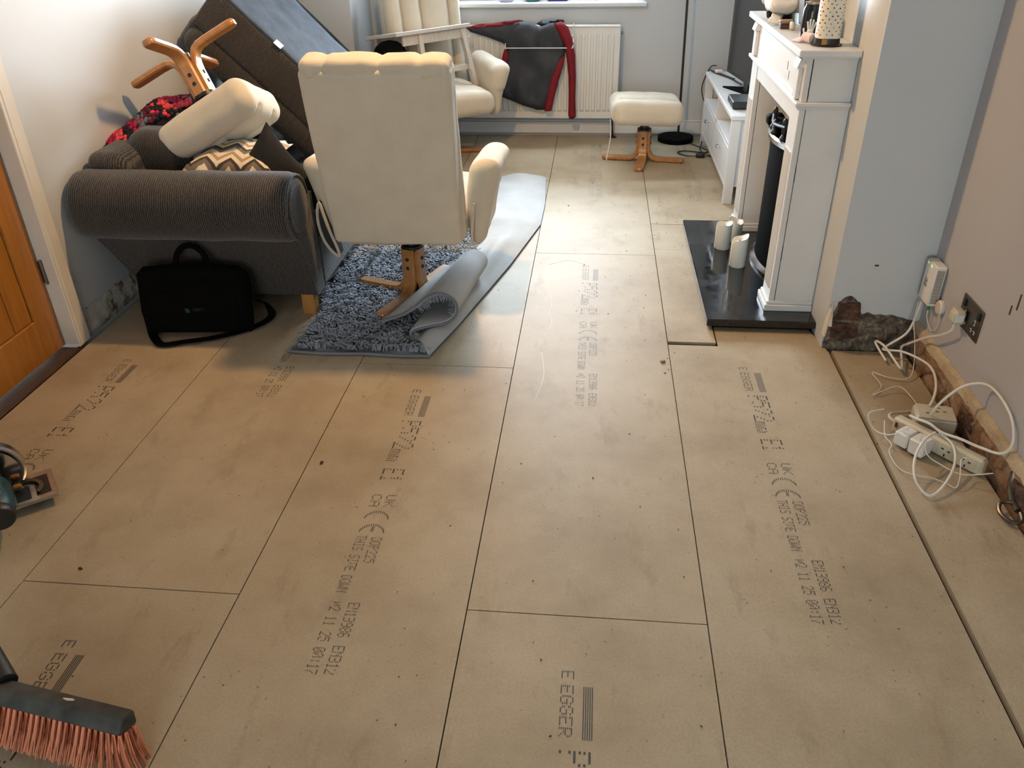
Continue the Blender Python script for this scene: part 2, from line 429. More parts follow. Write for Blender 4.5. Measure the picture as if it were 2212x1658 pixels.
# ================================================================== the room
XL, XR, YB, YW, CEIL = -1.80, 1.545, 6.25, 5.72, 2.42
m = MB().box(-2.2, 1.9, -3.9, 6.7, -.10, -.045); floor = struct('floor', m, 'sub')
G = .0016
def board(poly, print_y=None, print_x=None, z=0, fade=0):
    # polygon shrunk to leave a joint
    cxm = sum(p[0] for p in poly)/len(poly); cym = sum(p[1] for p in poly)/len(poly)
    pp = [(x-G if x > cxm else x+G, y-G if y > cym else y+G) for x, y in poly]
    o = obj('chipboard_panel', MB().prism(pp, z-.022, z), 'chip', floor, 20)
    if print_y is not None: stamp(o, print_x, print_y, z, fade)
    return o
def rect(x0, x1, y0, y1): return [(x0, y0), (x1, y0), (x1, y1), (x0, y1)]
FONT = {'E': '11111100001000011110100001000011111', 'G': '01110100011000010111100011000101110', 'R': '11110100011000111110101001001010001',
 'P': '11110100011000111110100001000010000', '5': '11111100001111000001000011000101110', '2': '01110100010000100010001000100011111', 'm': '00000000001101010101101011010110101',
 '1': '00100011000010000100001000010001110', 'U': '10001100011000110001100011000101110', 'K': '10001100101010011000101001001010001', 'C': '01110100011000010000100001000101110',
 'A': '01110100011000111111100011000110001', 'D': '11110100011000110001100011000111110', 'O': '01110100011000110001100011000101110', 'T': '11111001000010000100001000010000100',
 'H': '10001100011000111111100011000110001', 'I': '01110001000010000100001000010001110', 'S': '01111100001000001110000010000111110', 'W': '10001100011000110101101011101110001',
 'N': '10001110011010110011100011000110001', '3': '11110000010000101110000010000111110', '9': '01110100011000101111000010000101110', '8': '01110100011000101110100011000101110',
 '6': '01110100001000011110100011000101110', '0': '01110100011001110101110011000101110', '7': '11111000010001000100010000100001000', ':': '00000001000010000000001000010000000'}
def stamp_cells():
    rnd = random.Random(3); R = []       # (u0,u1,v0,v1)
    def text(s, u, v, pitch, h, lw=.58):
        for ch in s:
            if ch in FONT:
                g = FONT[ch]; px = pitch*.86/5; py = h/7
                for r in range(7):
                    c = 0
                    while c < 5:
                        if g[r*5+c] == '1':
                            e = c
                            while e < 5 and g[r*5+e] == '1': e += 1
                            vv = v+h-(r+.5)*py+rnd.uniform(-.06, .06)*py
                            if rnd.random() > .04: R.append((u+c*px+.08*px, u+e*px-.12*px+rnd.uniform(-.1, .1)*px, vv-py*lw/2, vv+py*lw/2))
                            c = e
                        else: c += 1
            u += pitch
    text('E', 0, .0, .026, .031); text('EGGER', .040, .0, .0275, .031)
    for k in range(5): R.append((.042, .178, .052+k*.0048, .0544+k*.0048))
    text('P5', .205, .0, .042, .074, .46); text('22', .292, 0, .042, .074, .46); text('mm', .374, .0, .036, .050)
    text('E1', .480, .0, .034, .074, .46)
    text('UK', .610, .044, .031, .031); text('CA', .610, 0, .031, .031)
    for u0, full in ((.690, 0), (.748, 1)):     # round conformity letters
        n_ = 15
        for k in range(n_):
            a = math.radians(-72+144*k/(n_-1)); uc = u0+.040-.040*math.cos(a); vc = .037+.037*math.sin(a)
            R.append((uc-.005, uc+.005, vc-.0012, vc+.0012))
        if full:
            for k in range(4): R.append((u0+.006, u0+.028, .0335+k*.0022, .0347+k*.0022))
    text('DOP225', .800, .044, .0175, .031); text('THIS SIDE DOWN', .795, 0, .0158, .031)
    text('EN13986', 1.048, .046, .0165, .031); text('EN312', 1.188, .046, .0172, .031); text('02 11 25 00:17', 1.048, 0, .0164, .031)
    return R
CELLS = stamp_cells()
def stamp(board_o, x, y, z, fade):
    me_name = 'printed_marking'
    mb = MB()
    for (u0, u1, v0, v1) in CELLS:
        if u1 <= u0: continue
        a = [(x+v0, y-u0, z+.0006), (x+v1, y-u0, z+.0006), (x+v1, y-u1, z+.0006), (x+v0, y-u1, z+.0006)]
        mb.add(a, [(3, 2, 1, 0)])
    mt_ = 'ink'
    if fade:
        if 'ink2' not in MAT: MAT['ink2'] = plain('faded_ink', S(128, 120, 108), .6, .1, 60)
        mt_ = 'ink2'
    o = obj(me_name, mb, mt_, board_o); o['label'] = 'grey dot-matrix board marking'
FLX = -1.768
board(rect(FLX, -1.2, .40, 2.80), 2.635, -1.545); board(rect(FLX, -1.2, 2.80, 5.20)); board(rect(FLX, -1.2, -2.0, .40)); board(rect(FLX, -1.2, 5.20, 5.72))
board(rect(-1.2, -.6, 1.445, 3.845), 3.672, -.925); board(rect(-1.2, -.6, -.955, 1.445), 1.262, -.970); board(rect(-1.2, -.6, 3.845, YB-.02)); board(rect(-1.2, -.6, -3.4, -.955))
board(rect(-.6, 0, .27, 2.672), 2.487, -.352); board(rect(-.6, 0, 2.672, 5.07)); board(rect(-.6, 0, 5.07, YB-.02)); board(rect(-.6, 0, -2.13, .27))
board(rect(0, .6, 1.44, 3.848), 3.694, .243); board(rect(0, .6, -.96, 1.44), 1.272, .247); board(rect(0, .6, 3.848, YB-.02), 6.03, .255, 0, 1); board(rect(0, .6, -3.36, -.96))
board([(.6, .51), (1.222, .51), (1.222, 2.885), (1.185, 3.075), (.797, 3.075), (.797, 2.905), (.6, 2.905)], 2.740, .855, -.0012)
board(rect(.6, .793, 2.925, 3.925), z=.002); board(rect(.6, .795, 3.928, 4.302)); board([(.6, 4.304), (XR-.02, 4.304), (XR-.02, YB-.02), (.6, YB-.02)], 5.98, .850, 0, 1)
board(rect(.6, 1.222, -2.0, .51)); board(rect(1.236, 1.512, .30, 2.905), z=-.004); board(rect(1.236, 1.512, -2.1, .30))
for k_, pts_ in enumerate(([(.075, 3.70), (.17, 3.76), (.24, 3.72)], [(.085, 3.36), (.115, 3.25), (.108, 3.15), (.125, 3.08), (.112, 2.95)], [(.10, 2.80), (.12, 2.62), (.10, 2.45)], [(.30, 3.44), (.33, 3.36)], [(.18, 4.15), (.21, 3.98)])):
    sm_ = MB(); P_ = catmull([V((x, y, .0009)) for x, y in pts_], 5)
    for a_, b_ in zip(P_, P_[1:]):
        n_ = V((-(b_-a_).y, (b_-a_).x, 0)).normalized()*.0013; sm_.add([a_-n_, a_+n_, b_+n_, b_-n_], [(3, 2, 1, 0)])
    obj('scratch_mark', sm_, 'scratch', floor)
obj('threshold_strip', MB().box(-1.90, -1.786, 1.86, 2.755, -.03, -.004, .004), 'darkwood', floor)

# --- walls
wl = MB()
wl.box(XL-.14, XL, -3.5, 1.84, -.05, CEIL).box(XL-.14, XL, 2.725, YW+.3, -.05, CEIL).box(XL-.14, XL, 1.84, 2.725, 2.06, CEIL)
wall_left = struct('wall_left', wl, 'wall')
struct('wall_bay_return', MB().box(XL-.05, -1.362, YW, YB+.3, -.05, CEIL), 'wall')
wb = MB()
wb.box(-1.362, -.79, YB, YB+.28, -.05, CEIL).box(.585, XR+.1, YB, YB+.28, -.05, CEIL).box(-.79, .585, YB, YB+.28, -.05, .885).box(-.79, .585, YB, YB+.28, 2.10, CEIL)
wall_back = struct('wall_back', wb, 'wall')
wall_right = struct('wall_right', MB().box(XR, XR+.14, -3.5, YB+.2, -.05, CEIL), 'wallr')
YC = 2.925
wc = MB().box(1.20, XR+.02, YC, 4.42, -.05, CEIL)
wall_chimney = struct('wall_chimney', wc, ['wall'])
struct('ceiling', MB().box(-2.2, 1.9, -3.9, 6.6, CEIL, CEIL+.1), 'ceil')
wr_ = MB(); wr_.box(XL-.14, -1.25, -3.5, -3.35, -.05, CEIL).box(.95, XR+.14, -3.5, -3.35, -.05, CEIL).box(-1.25, .95, -3.5, -3.35, 2.25, CEIL).box(-1.25, .95, -3.5, -3.35, -.05, .25)
struct('wall_rear', wr_, 'wall')

def relief(x_of, nu, nv, seed):
    mb = MB(); mb.grid(x_of, nu, nv); return mb
# bare plaster at the foot of the left wall
def f_left(u, v):
    y = 2.80+u*.95; top = .115+.02*noise.noise(V((y*14, 0, 1)))+.01*noise.noise(V((y*40, 0, 1)))
    z = v*top; d = .006+.006*noise.noise(V((y*22, z*22, 5))); return (XL+max(.0015, d*(1-abs(2*v-1)**6)), y, z)
mb = MB().grid(f_left, 60, 10); mb.f = [f[::-1] for f in mb.f]
obj('bare_plaster', mb, 'bare', wall_left)
# broken plaster and brick at the foot of the chimney breast
def f_ch(u, v):
    x = 1.203+u*.338
    top = .148+.012*noise.noise(V((x*30, 2, 1)))+.075*max(0, 1-abs((x-1.272)/.055)**2)*(1 if 1.217 < x < 1.327 else 0)
    top -= .03*max(0, (x-1.44)/.1)
    z = -.02+v*(top+.02)
    d = .007+.012*noise.noise(V((x*34, z*34, 9)))+.008*noise.noise(V((x*80, z*80, 3)))
    if v > .97: d = 0
    return (x, YC-max(.001, d), z)
obj('broken_plaster', MB().grid(f_ch, 60, 26), 'soot', wall_chimney)
def rough_brick(x0, x1, y0, y1, z0, z1, par, mt_='brick', seed=0):
    mb = MB(); mb.rbox(x1-x0, y1-y0, z1-z0, .006, 1, 5, fn=lambda q: wob(q, .0035, 60, seed), M=TR((x0+x1)/2, (y0+y1)/2, (z0+z1)/2))
    return obj('brick', mb, mt_, par, 60)
rough_brick(1.232, 1.315, YC-.018, YC+.02, .128, .198, wall_chimney, seed=1)
rough_brick(1.222, 1.322, YC-.014, YC+.02, .045, .112, wall_chimney, seed=2)
rough_brick(1.345, 1.425, YC-.012, YC+.02, .05, .095, wall_chimney, 'soot', seed=3)
# split plaster shards at the corner of the breast
sh = MB(); sh.prism([(0, 0), (.018, -.01), (.03, .11), (.022, .125), (.006, .07)], -.004, .004, M=frame((1.196, YC+.005, .06), (.4, -.9, 0), (0, 0, 1), (.9, .4, 0)))
obj('plaster_shard', sh, 'cream_wall', wall_chimney)
sh = MB(); sh.prism([(0, 0), (.02, 0), (.016, .06), (.010, .10)], -.003, .003, M=frame((1.203, YC-.012, .10), (.8, -.5, 0), (0, .1, 1), (.5, .8, 0)))
obj('plaster_shard', sh, 'cream_wall', wall_chimney)
# foot of the right wall: scraped brick below, ragged plaster edge above
def f_r(u, v):
    y = 2.925-u*1.75; z = -.04+v*.145
    d = .012+.012*noise.noise(V((y*12, z*30, 4)))+.006*noise.noise(V((y*45, z*60, 8)))
    return (XR-max(.003, d), y, z)
mb = MB().grid(f_r, 150, 12); mb.f = [f[::-1] for f in mb.f]
obj('scraped_brickwork', mb, 'scar', wall_right)
def f_r2(u, v):
    y = 2.925-u*1.75; lo = .085+.012*noise.noise(V((y*16, 1, 4)))+.006*noise.noise(V((y*50, 1, 4))); hi = .128+.006*noise.noise(V((y*24, 5, 4)))
    z = lo+(hi-lo)*v; return (XR-(.022-.008*v if 0 < v < 1 else (.010 if v == 0 else .001)), y, z)
mb = MB().grid(f_r2, 150, 5); mb.f = [f[::-1] for f in mb.f]
obj('ragged_plaster_edge', mb, 'batten', wall_right)
for k, (y, z, l) in enumerate(((2.36, .05, .10), (2.20, .055, .08), (1.96, .05, .12), (2.60, .05, .10))):
    rough_brick(XR-.02, XR+.01, y-l/2, y+l/2, z-.028, z+.022, wall_right, 'scar' if k % 2 else 'brick', seed=k+5)
# hairline scuffs
for (y, z0, dz) in ((2.30, .47, .05), (2.33, .44, .03)):
    obj('scuff_mark', MB().box(XR-.0015, XR, y, y+.006, z0, z0+dz), 'debris', wall_right)
obj('scuff_mark', MB().box(1.335, 1.350, YC-.0012, YC, .345, .351), 'debris', wall_chimney)

# skirting under the window
bb = MB(); bb.box(-1.36, XR, YB-.022, YB, .016, .098, .002).box(-1.36, XR, YB-.014, YB, .098, .112, .004)
struct('baseboard_back', bb, 'white')

# window, sill
wn = MB(); wn.box(-.79, .585, 6.40, 6.46, .915, .975, .004).box(-.79, .585, 6.40, 6.46, 2.04, 2.10, .004)
for x in (-.79, -.14, .525): wn.box(x, x+.06, 6.40, 6.46, .975, 2.04, .004)
win = struct('window_1', wn, 'white')
obj('pane', MB().box(-.73, -.14, 6.425, 6.43, .975, 2.04), 'glass', win); obj('pane', MB().box(-.08, .525, 6.425, 6.43, .975, 2.04), 'glass', win)
struct('trim_1', MB().box(-.81, .605, 6.205, 6.42, .885, .915, .006), 'white')
wn = MB(); wn.box(-1.25, .95, -3.45, -3.39, .25, .32).box(-1.25, .95, -3.45, -3.39, 2.18, 2.25)
for x in (-1.25, -.18, .89): wn.box(x, x+.06, -3.45, -3.39, .32, 2.18)
win2 = struct('window_2', wn, 'white')
obj('pane', MB().box(-1.19, -.18, -3.425, -3.42, .32, 2.18), 'glass', win2); obj('pane', MB().box(-.12, .89, -3.425, -3.42, .32, 2.18), 'glass', win2)

# door in the left wall
DX = -1.842
d = MB(); d.box(DX-.04, DX, 2.60, 2.715, .012, 2.03, .002); d.box(DX-.04, DX, 1.85, 1.965, .012, 2.03, .002)
d.box(DX-.04, DX, 1.965, 2.60, .012, .175, .002).box(DX-.04, DX, 1.965, 2.60, 1.90, 2.03, .002)
door = struct('door_1', d, 'oak')
y = 2.598
for k in range(6): obj('door_plank', MB().box(DX-.034, DX-.010, y-.105, y-.001, .175, 1.90, .004), 'oak', door); y -= .1055
hg = MB(); hg.box(DX-.004, DX+.012, 2.716, 2.724, .285, .375, .001); hg.tube([(DX+.010, 2.720, .28), (DX+.010, 2.720, .38)], .006, 8)
obj('hinge', hg, 'satin', door)
fr = MB(); fr.box(XL-.06, XL+.018, 2.722, 2.755, 0, 2.06, .003).box(XL-.002, XL+.020, 2.735, 2.800, 0, 2.10, .006)
fr.box(XL-.06, XL+.018, 1.812, 1.846, 0, 2.06, .003).box(XL-.002, XL+.020, 1.77, 1.835, 0, 2.10, .006).box(XL-.002, XL+.020, 1.77, 2.80, 2.06, 2.12, .006)
struct('trim_2', fr, 'frame')

# ceiling pendant that gives the warm light
pl = thing('pendant_lamp', 'white ceiling pendant over the recliner, its unseen dome added to block upward light', 'lamp', (-.35, 3.28, CEIL))
obj('ceiling_rose', MB().lathe([(.05, 0), (.05, -.012), (.02, -.03)], 20), 'plas', pl)
obj('flex', MB().tube([(0, 0, -.02), (0, 0, -.10)], .004, 8), 'cable', pl)
obj('lamp_holder', MB().lathe([(.012, -.095), (.02, -.105), (.02, -.14), (.016, -.145)], 16), 'plas', pl)
l = bpy.data.lights.new('pendant_bulb', 'POINT'); l.energy = 126; l.color = (1, .60, .27); l.shadow_soft_size = .045
lo = bpy.data.objects.new('pendant_bulb', l); COL.objects.link(lo); lo.parent = pl; lo.location = (0, 0, -.215)
obj('lamp_shade', MB().lathe([(.022, -.125), (.06, -.140), (.11, -.185), (.145, -.262), (.142, -.262), (.107, -.188), (.058, -.144), (.020, -.129)], 32), 'plas', pl)  # unseen dome, added to keep the bulb's light off the ceiling
# ================================================================== swivel base shared by recliners and footstools
def bent_leg(R, h, w=.058, t=.026, r0=.034):
    P = [(r0, h), (r0, h*.6), (r0, .10), (r0+.003, .072), (r0+.012, .047), (r0+.028, .028), (r0+.052, .018), (r0+.09, .0155), (R-.035, .0155), (R-.02, .0155), (R-.009, .0155), (R-.002, .0155), (R, .0155)]
    W = [w]*8 + [w, w*.96, w*.82, w*.58, w*.38]
    mb = MB(); vs = []; N = len(P)
    for i, (r, z) in enumerate(P):
        a = V(P[max(0, i-1)]); b = V(P[min(N-1, i+1)]); d = (b-a).normalized(); n_ = V((-d.y, d.x))
        tt = t*(1 if i < N-2 else (.86 if i == N-2 else .6)); c = .22
        ww = W[i]/2; hh = tt/2
        for (p, q) in ((-1, -1+2*c), (-1+c, -1), (1-c, -1), (1, -1+2*c), (1, 1-2*c), (1-c, 1), (-1+c, 1), (-1, 1-2*c)):
            o = V((r, z))+n_*q*hh; vs.append((o.x, p*ww, o.y))
    fs = []
    for i in range(N-1):
        for k in range(8): fs.append((i*8+k, i*8+(k+1) % 8, (i+1)*8+(k+1) % 8, (i+1)*8+k))
    fs += [tuple(range(8))[::-1], tuple(range((N-1)*8, N*8))]
    mb.add(vs, fs); return mb
def swivel_base(root, R, h, top, rot):
    for k in range(4):
        a = rot+k*PI/2; M = RZ(a)
        lg = bent_leg(R, h); lg.v = [M @ v for v in lg.v]
        o = obj('bentwood_foot', lg, 'beech', root)
        for zz in (h-.045, h-.085):
            bt = MB().lathe([(.0085, 0), (.0085, .003), (.006, .0045)], 10, M=M @ TR(.034+.013, 0, zz) @ RY(PI/2))
            obj('bolt', bt, 'black', o)
    hb = MB().lathe([(.024, .02), (.024, h-.01), (.046, h-.008), (.046, h+.012), (.03, h+.014), (.026, top)], 18)
    obj('swivel_hub', hb, 'black', root)

def make_stool(name, label, M, rot, group):
    root = thing(name, label, 'footstool', M=M, group=group)
    swivel_base(root, .275, .205, .285, rot)
    def fn(q):
        q = V(q); x, y, z = q
        if z > 0:
            q.z += .012*(1-(x/.24)**2)*(1-(y/.2)**2)
            for yy in (-.085, .085): q.z -= .018*math.exp(-((y-yy)/.012)**2)*(1 if abs(x) < .22 else .4)
            q.z -= .010*math.exp(-((x)/.012)**2)*(1 if abs(y) < .085 else 0)
        q.x += .010*math.sin(y*11); return wob(q, .005, 9, 2)
    obj('padded_seat', MB().rbox(.47, .40, .150, .060, 5, 26, fn=fn, M=TR(0, 0, .340) @ RY(math.radians(3))), 'cream', root, 60)
    obj('seat_plate', MB().box(-.10, .10, -.10, .10, .268, .284, .003), 'black', root)
    return root

def make_recliner(label, loc, rz, base_rot, lined):
    root = thing('recliner_chair', label, 'armchair', loc, rz)
    swivel_base(root, .295, .225, .285, base_rot)
    obj('seat_frame', MB().box(-.11, .11, -.10, .24, .276, .302, .004), 'black', root)
    def fs_(q):
        q = V(q); q.z += .018*(1-(q.x/.29)**2)*(1 if q.z > 0 else 0); q.z -= .010*math.exp(-((q.y-.18)/.012)**2)*(1 if q.z > 0 else 0); return wob(q, .006, 7, 1)
    obj('seat_cushion', MB().rbox(.54, .60, .155, .065, 4, 18, fn=fs_, M=TR(0, .085, .375)), 'cream', root, 60)
    # backrest: outer shell facing rearwards, channelled cushion in front
    tilt = math.atan2(.135, .70); Mb = TR(0, -.215, .335) @ RX(tilt)
    def fb(q):
        q = V(q); t = (q.z)/.71
        q.x *= .955+.05*t; q.y -= .020*math.sin(PI*min(1, max(0, t)))*(1 if q.y < .0 else 0)
        q.y -= .012*(q.x/.27)**2*-1; return wob(q, .004, 6, 4)
    sh = MB(); sh.rbox(.545, .085, .705, .020, 4, 22, fn=lambda q: fb(V(q)+V((0, 0, .3525))), M=Mb)
    back = obj('backrest_shell', sh, 'cream', root, 60)
    # piping down both edges of the shell
    for s in (-1, 1):
        obj('piping', MB().tube([Mb @ fb(V((s*.268, -.018, .04+.64*k/8))) for k in range(9)], .005, 6, 2), 'cream', back)
    xs = [-.265, -.18, .02, .155, .265]
    for a, b in zip(xs, xs[1:]):
        wd = b-a; cxx = (a+b)/2
        def fc(q, wd=wd, cxx=cxx):
            q = V(q); return wob(q+V((0, .010*(1-(q.x/(wd/2))**2), 0)), .006, 10, cxx*30)
        obj('back_channel', MB().rbox(wd+.012, .115, .700, .050, 4, 12, fn=fc, M=Mb @ TR(cxx, .075, .365)), 'cream', root, 60)
    # gathered head roll over the top of the shell
    def fh(q):
        q = V(q); x = q.x
        for xx in (-.185, .02, .165): q.z -= .010*math.exp(-((x-xx)/.014)**2)*(1 if q.z > -.02 else 0); q.y += .010*math.exp(-((x-xx)/.012)**2)*(1 if q.y < 0 else 0)
        q.y += .005*math.sin(x*70+2*math.sin(x*23))*(1 if q.y < 0 else 0)
        return wob(q, .006, 11, 8)
    obj('head_roll', MB().rbox(.540, .120, .070, .028, 5, 30, fn=fh, M=Mb @ TR(0, .022, .704)), 'cream', root, 60)
    for s in (-1, 1):
        def fa(q, s=s):
            q = V(q); t = (q.z+.18)/.36
            q.x *= .55+.62*t; q.x += s*(.050*t*t-.012)
            q.y += (.045 if q.y < 0 else -.05)*max(0, 1-t)**1.5
            q.z += -.02*(q.y/.23)*(1 if q.z > 0 else 0)
            return wob(q, .006, 8, 5+s)
        arm = obj('armrest', MB().rbox(.118, .47, .36, .055, 5, 20, fn=fa, M=TR(s*.318, .095, .445)), 'cream', root, 60)
        if lined:
            # side wing of the arm with its dark open pocket, seen from behind
            p = [(-.340, .470), (-.354, .42), (-.353, .36), (-.338, .30), (-.310, .255), (-.283, .236), (-.288, .275), (-.302, .32), (-.317, .37), (-.328, .42)]
            if s < 0:
                obj('arm_pocket', MB().prism(p, .09, .152, M=frame((0, 0, 0), (1, 0, 0), (0, 0, 1), (0, -1, 0))), 'black', arm)
                obj('pocket_piping', MB().tube([(x, -.152, z) for x, z in p], .0065, 6, 3, closed=True), 'cream', arm)
            else:
                obj('arm_piping', MB().tube([(.292, -.120, .285), (.290, -.135, .32), (.296, -.138, .40), (.305, -.135, .47)], .006, 6, 4), 'cream', arm)
    return root
R1 = make_recliner('cream recliner chair seen from behind, standing on the grey rug', (-.505, 3.30, .012), 0, math.radians(160), True)
R2 = make_recliner('cream recliner chair in the bay beside the radiator with a white table on it', (-.80, 5.72, 0), math.radians(-149.5), math.radians(156), False)

# footstools
make_stool('recliner_footstool', 'cream footstool standing upright in front of the black floor lamp', TR(.605, 5.555, 0) @ RZ(math.radians(8)), math.radians(-8-8), 'matching cream footstools')
A = V((-.47, .30, .83)).normalized(); P1 = V((.87, .12, .49)); P1 = (P1-A*P1.dot(A)).normalized(); zl = -A; yl = zl.cross(P1)
hubp = V((-1.505, 3.56, 1.005))
make_stool('recliner_footstool', 'cream footstool lying upside down on the sofa with its feet in the air', frame(hubp, P1, yl, zl), 0, 'matching cream footstools')
o = thing('loose_thread', 'frayed white cord dangling from the upright footstool seat', 'cord', (.375, 5.44, .30))
obj('cord', MB().tube([(0, 0, 0), (.006, -.005, -.08), (.0, -.012, -.16), (-.012, -.015, -.235), (-.016, -.018, -.262)], .004, 6, 5), 'cloth', o)

# ================================================================== sofa
sf = thing('sofa', 'dark brown corded sofa with rolled arm along the left wall', 'sofa', (-1.33, 4.0, 0))
OFF = (-1.33, 4.0, 0)
def arm(yc, out):
    mb = MB(); n_ = 28; R = .138
    xs = [-1.792, -1.788, -1.775, -1.75] + [-1.75+.835*i/16 for i in range(1, 17)] + [-.900, -.892, -.888]
    rs = [.55, .80, .95, 1.0] + [1]*16 + [.97, .92, .86]
    vs = []
    for x, s in zip(xs, rs):
        for k in range(n_):
            a = 2*PI*k/n_; ca, sa = math.cos(a), math.sin(a)
            p = V((x, yc+R*s*ca*1.0, .505+R*s*sa)); vs.append(wob(p, .004, 8, 3))
    fs = [(i*n_+k, i*n_+(k+1) % n_, (i+1)*n_+(k+1) % n_, (i+1)*n_+k) for i in range(len(xs)-1) for k in range(n_)]
    fs += [tuple(range(n_))[::-1], tuple(range((len(xs)-1)*n_, len(xs)*n_))]
    mb.add(vs, fs); a_ = obj('arm_roll', mb, 'cord', sf, 50, OFF)
    k_ = -out
    vs = []
    for (z, xl, yo) in ((.088, -1.655, .075), (.20, -1.69, .030), (.32, -1.725, -.020), (.42, -1.755, -.070), (.47, -1.772, -.105), (.52, -1.775, -.09)):
        for (x, yy) in ((xl, yo), (-.884, yo), (-.884, .17), (xl, .17)): vs.append((x, yc+k_*yy, z))
    fs = [(i*4+j, i*4+(j+1) % 4, i*4+4+(j+1) % 4, i*4+4+j) for i in range(5) for j in range(4)]+[(3, 2, 1, 0), (20, 21, 22, 23)]
    if k_ < 0: fs = [f[::-1] for f in fs]
    obj('arm_panel', MB().add(vs, fs), 'cord', sf, 40, OFF)
    # welted end scroll
    cpz = MB().puff([(yc+.118*math.cos(t), .505+.118*math.sin(t)) for t in [2*PI*i/20 for i in range(20)]], .012, .03, .05, M=frame((-.889, 0, 0), (0, 1, 0), (0, 0, 1), (1, 0, 0)))
    sc_ = obj('arm_scroll', cpz, 'cordz', sf, 50, OFF)
    obj('welt', MB().tube([(-.888, yc+.127*math.cos(2*PI*i/24), .505+.127*math.sin(2*PI*i/24)) for i in range(24)], .006, 6, closed=True), 'cord', sc_, 50, OFF)
arm(3.015, -1); arm(5.10, 1)
fr = MB(); fr.box(-1.66, -.884, 3.19, 4.92, .088, .30, .012); obj('seat_base', fr, 'cord', sf, 30, OFF)
obj('seat_platform', MB().rbox(.62, 1.74, .09, .04, 3, 8, M=TR(-1.20, 4.055, .335)), 'cord', sf, 50, OFF)
def fbk(q): q = V(q); q.x -= .06*(q.z/.3)*.6; return wob(q, .008, 6, 1)
obj('sofa_back', MB().rbox(.17, 2.02, .60, .06, 4, 10, fn=fbk, M=TR(-1.665, 4.075, .395)), 'cord', sf, 50, OFF)
for (x, y) in ((-.935, 3.115), (-.935, 5.0), (-1.60, 3.12), (-1.60, 5.0)):
    obj('sofa_foot', MB().prism([(-.027, -.027), (.027, -.027), (.027, .027), (-.027, .027)], 0, .09, M=TR(x, y, 0)), 'foot', sf, 30, OFF)

# armchair tipped over on the sofa
d_ = V((.7071, 0, -.7071)); n_ = V((.7071, 0, .7071)); yv = V((0, 1, 0))
AM = frame((-1.484, 4.05, 1.156), d_*.95, yv*.95, n_*.95)
ac = thing('upturned_armchair', 'dark brown corded armchair tipped on its side on the sofa, underside lining showing', 'armchair', M=AM)
obj('base_panel', MB().rbox(.86, .80, .205, .016, 2, 10, fn=lambda q: wob(q, .004, 6, 2), M=TR(.36, .40, -.1025)), 'cordz', ac, 50)
obj('underside_lining', MB().rbox(.80, .74, .012, .004, 1, 14, fn=lambda q: V(q)+V((0, 0, .012*noise.noise(V((q[0]*5, q[1]*9, 1))) if q[2] > 0 else 0)), M=TR(.36, .40, .003)), 'lining', ac, 60)
for yy in (.02, .78):
    obj('lining_welt', MB().tube([(-.05, yy, .004), (.36, yy, .009), (.77, yy, .004)], .009, 6, 4), 'lining', ac)
obj('front_roll', MB().rbox(.90, .30, .17, .075, 5, 14, fn=lambda q: wob(q, .006, 7, 6), M=TR(.375, .135, -.275)), 'cordz', ac, 60)
obj('arm_bolster', MB().rbox(.16, .62, .22, .07, 5, 10, fn=lambda q: wob(q, .006, 7, 7), M=TR(-.02, .33, -.27)), 'cordz', ac, 60)
obj('inner_back', MB().rbox(.78, .30, .20, .05, 3, 8, M=TR(.36, .62, -.28)), 'cordz', ac, 60)
obj('care_label', MB().box(-.022, .022, -.012, .055, .004, .006, M=TR(.315, -.0, .012) @ RZ(.10)), 'plas', ac)

# cushions
def cushion(name, label, M, s, th, mats, group=None, seed=0):
    h = s/2; poly = []
    for (ax, ay), (bx, by) in (((-h, -h), (h, -h)), ((h, -h), (h, h)), ((h, h), (-h, h)), ((-h, h), (-h, -h))):
        for k in range(6):
            t = k/6; x = ax+(bx-ax)*t; y = ay+(by-ay)*t; pin = .035*math.sin(PI*t)
            x -= pin*(1 if x > 0 else -1)*(abs(x) >= abs(y)); y -= pin*(1 if y > 0 else -1)*(abs(y) > abs(x)); poly.append((x, y))
    root = thing(name, label, 'cushion', M=M, group=group)
    obj('cushion_front', MB().puff(poly, th, .025, s*.45, 0, .012, 9, seed=seed), mats[0], root, 70)
    b = MB().puff(poly, th*.8, .025, s*.45, 0, .012, 9, seed=seed+4); b.v = [V((v.x, -v.y, -v.z)) for v in b.v]
    obj('cushion_back', b, mats[1], root, 70)
    return root
cushion('throw_cushion', 'chevron patterned throw cushion lying flat behind the sofa arm', frame((-1.255, 3.37, .600), V((.98, .10, -.10)).normalized(), V((-.10, .98, .13)).normalized(), V((.11, -.12, .985)).normalized()), .39, .058, ('chev', 'blackcush'), seed=1)
zb = V((.109, -.973, .176)).normalized(); xb = V((.70, -.05, -.71)); xb = (xb-zb*xb.dot(zb)).normalized(); yb = zb.cross(xb)
cushion('throw_cushion', 'black throw cushion with pale chevron back propped beside the cream recliner', frame((-1.090, 3.285, .470), xb, yb, zb), .42, .045, ('blackcush', 'chev'), seed=2)
def fcu(q): q = V(q); q.x += .02*math.sin(q.z*8); return wob(q, .012, 7, 2)
c1 = thing('sofa_back_cushion', 'dark grey corded sofa cushion standing behind the rolled arm', 'cushion', (-1.595, 3.33, .36))
obj('cushion_body', MB().rbox(.26, .22, .38, .085, 5, 10, fn=fcu, M=TR(0, 0, .19) @ RZ(.15) @ RY(.08)), 'cordz', c1, 60)
obj('cushion_seam', MB().tube([(-.035, -.105, .08), (-.04, -.118, .16), (-.045, -.118, .24), (-.045, -.10, .32)], .004, 6, 4), 'cordz', c1)
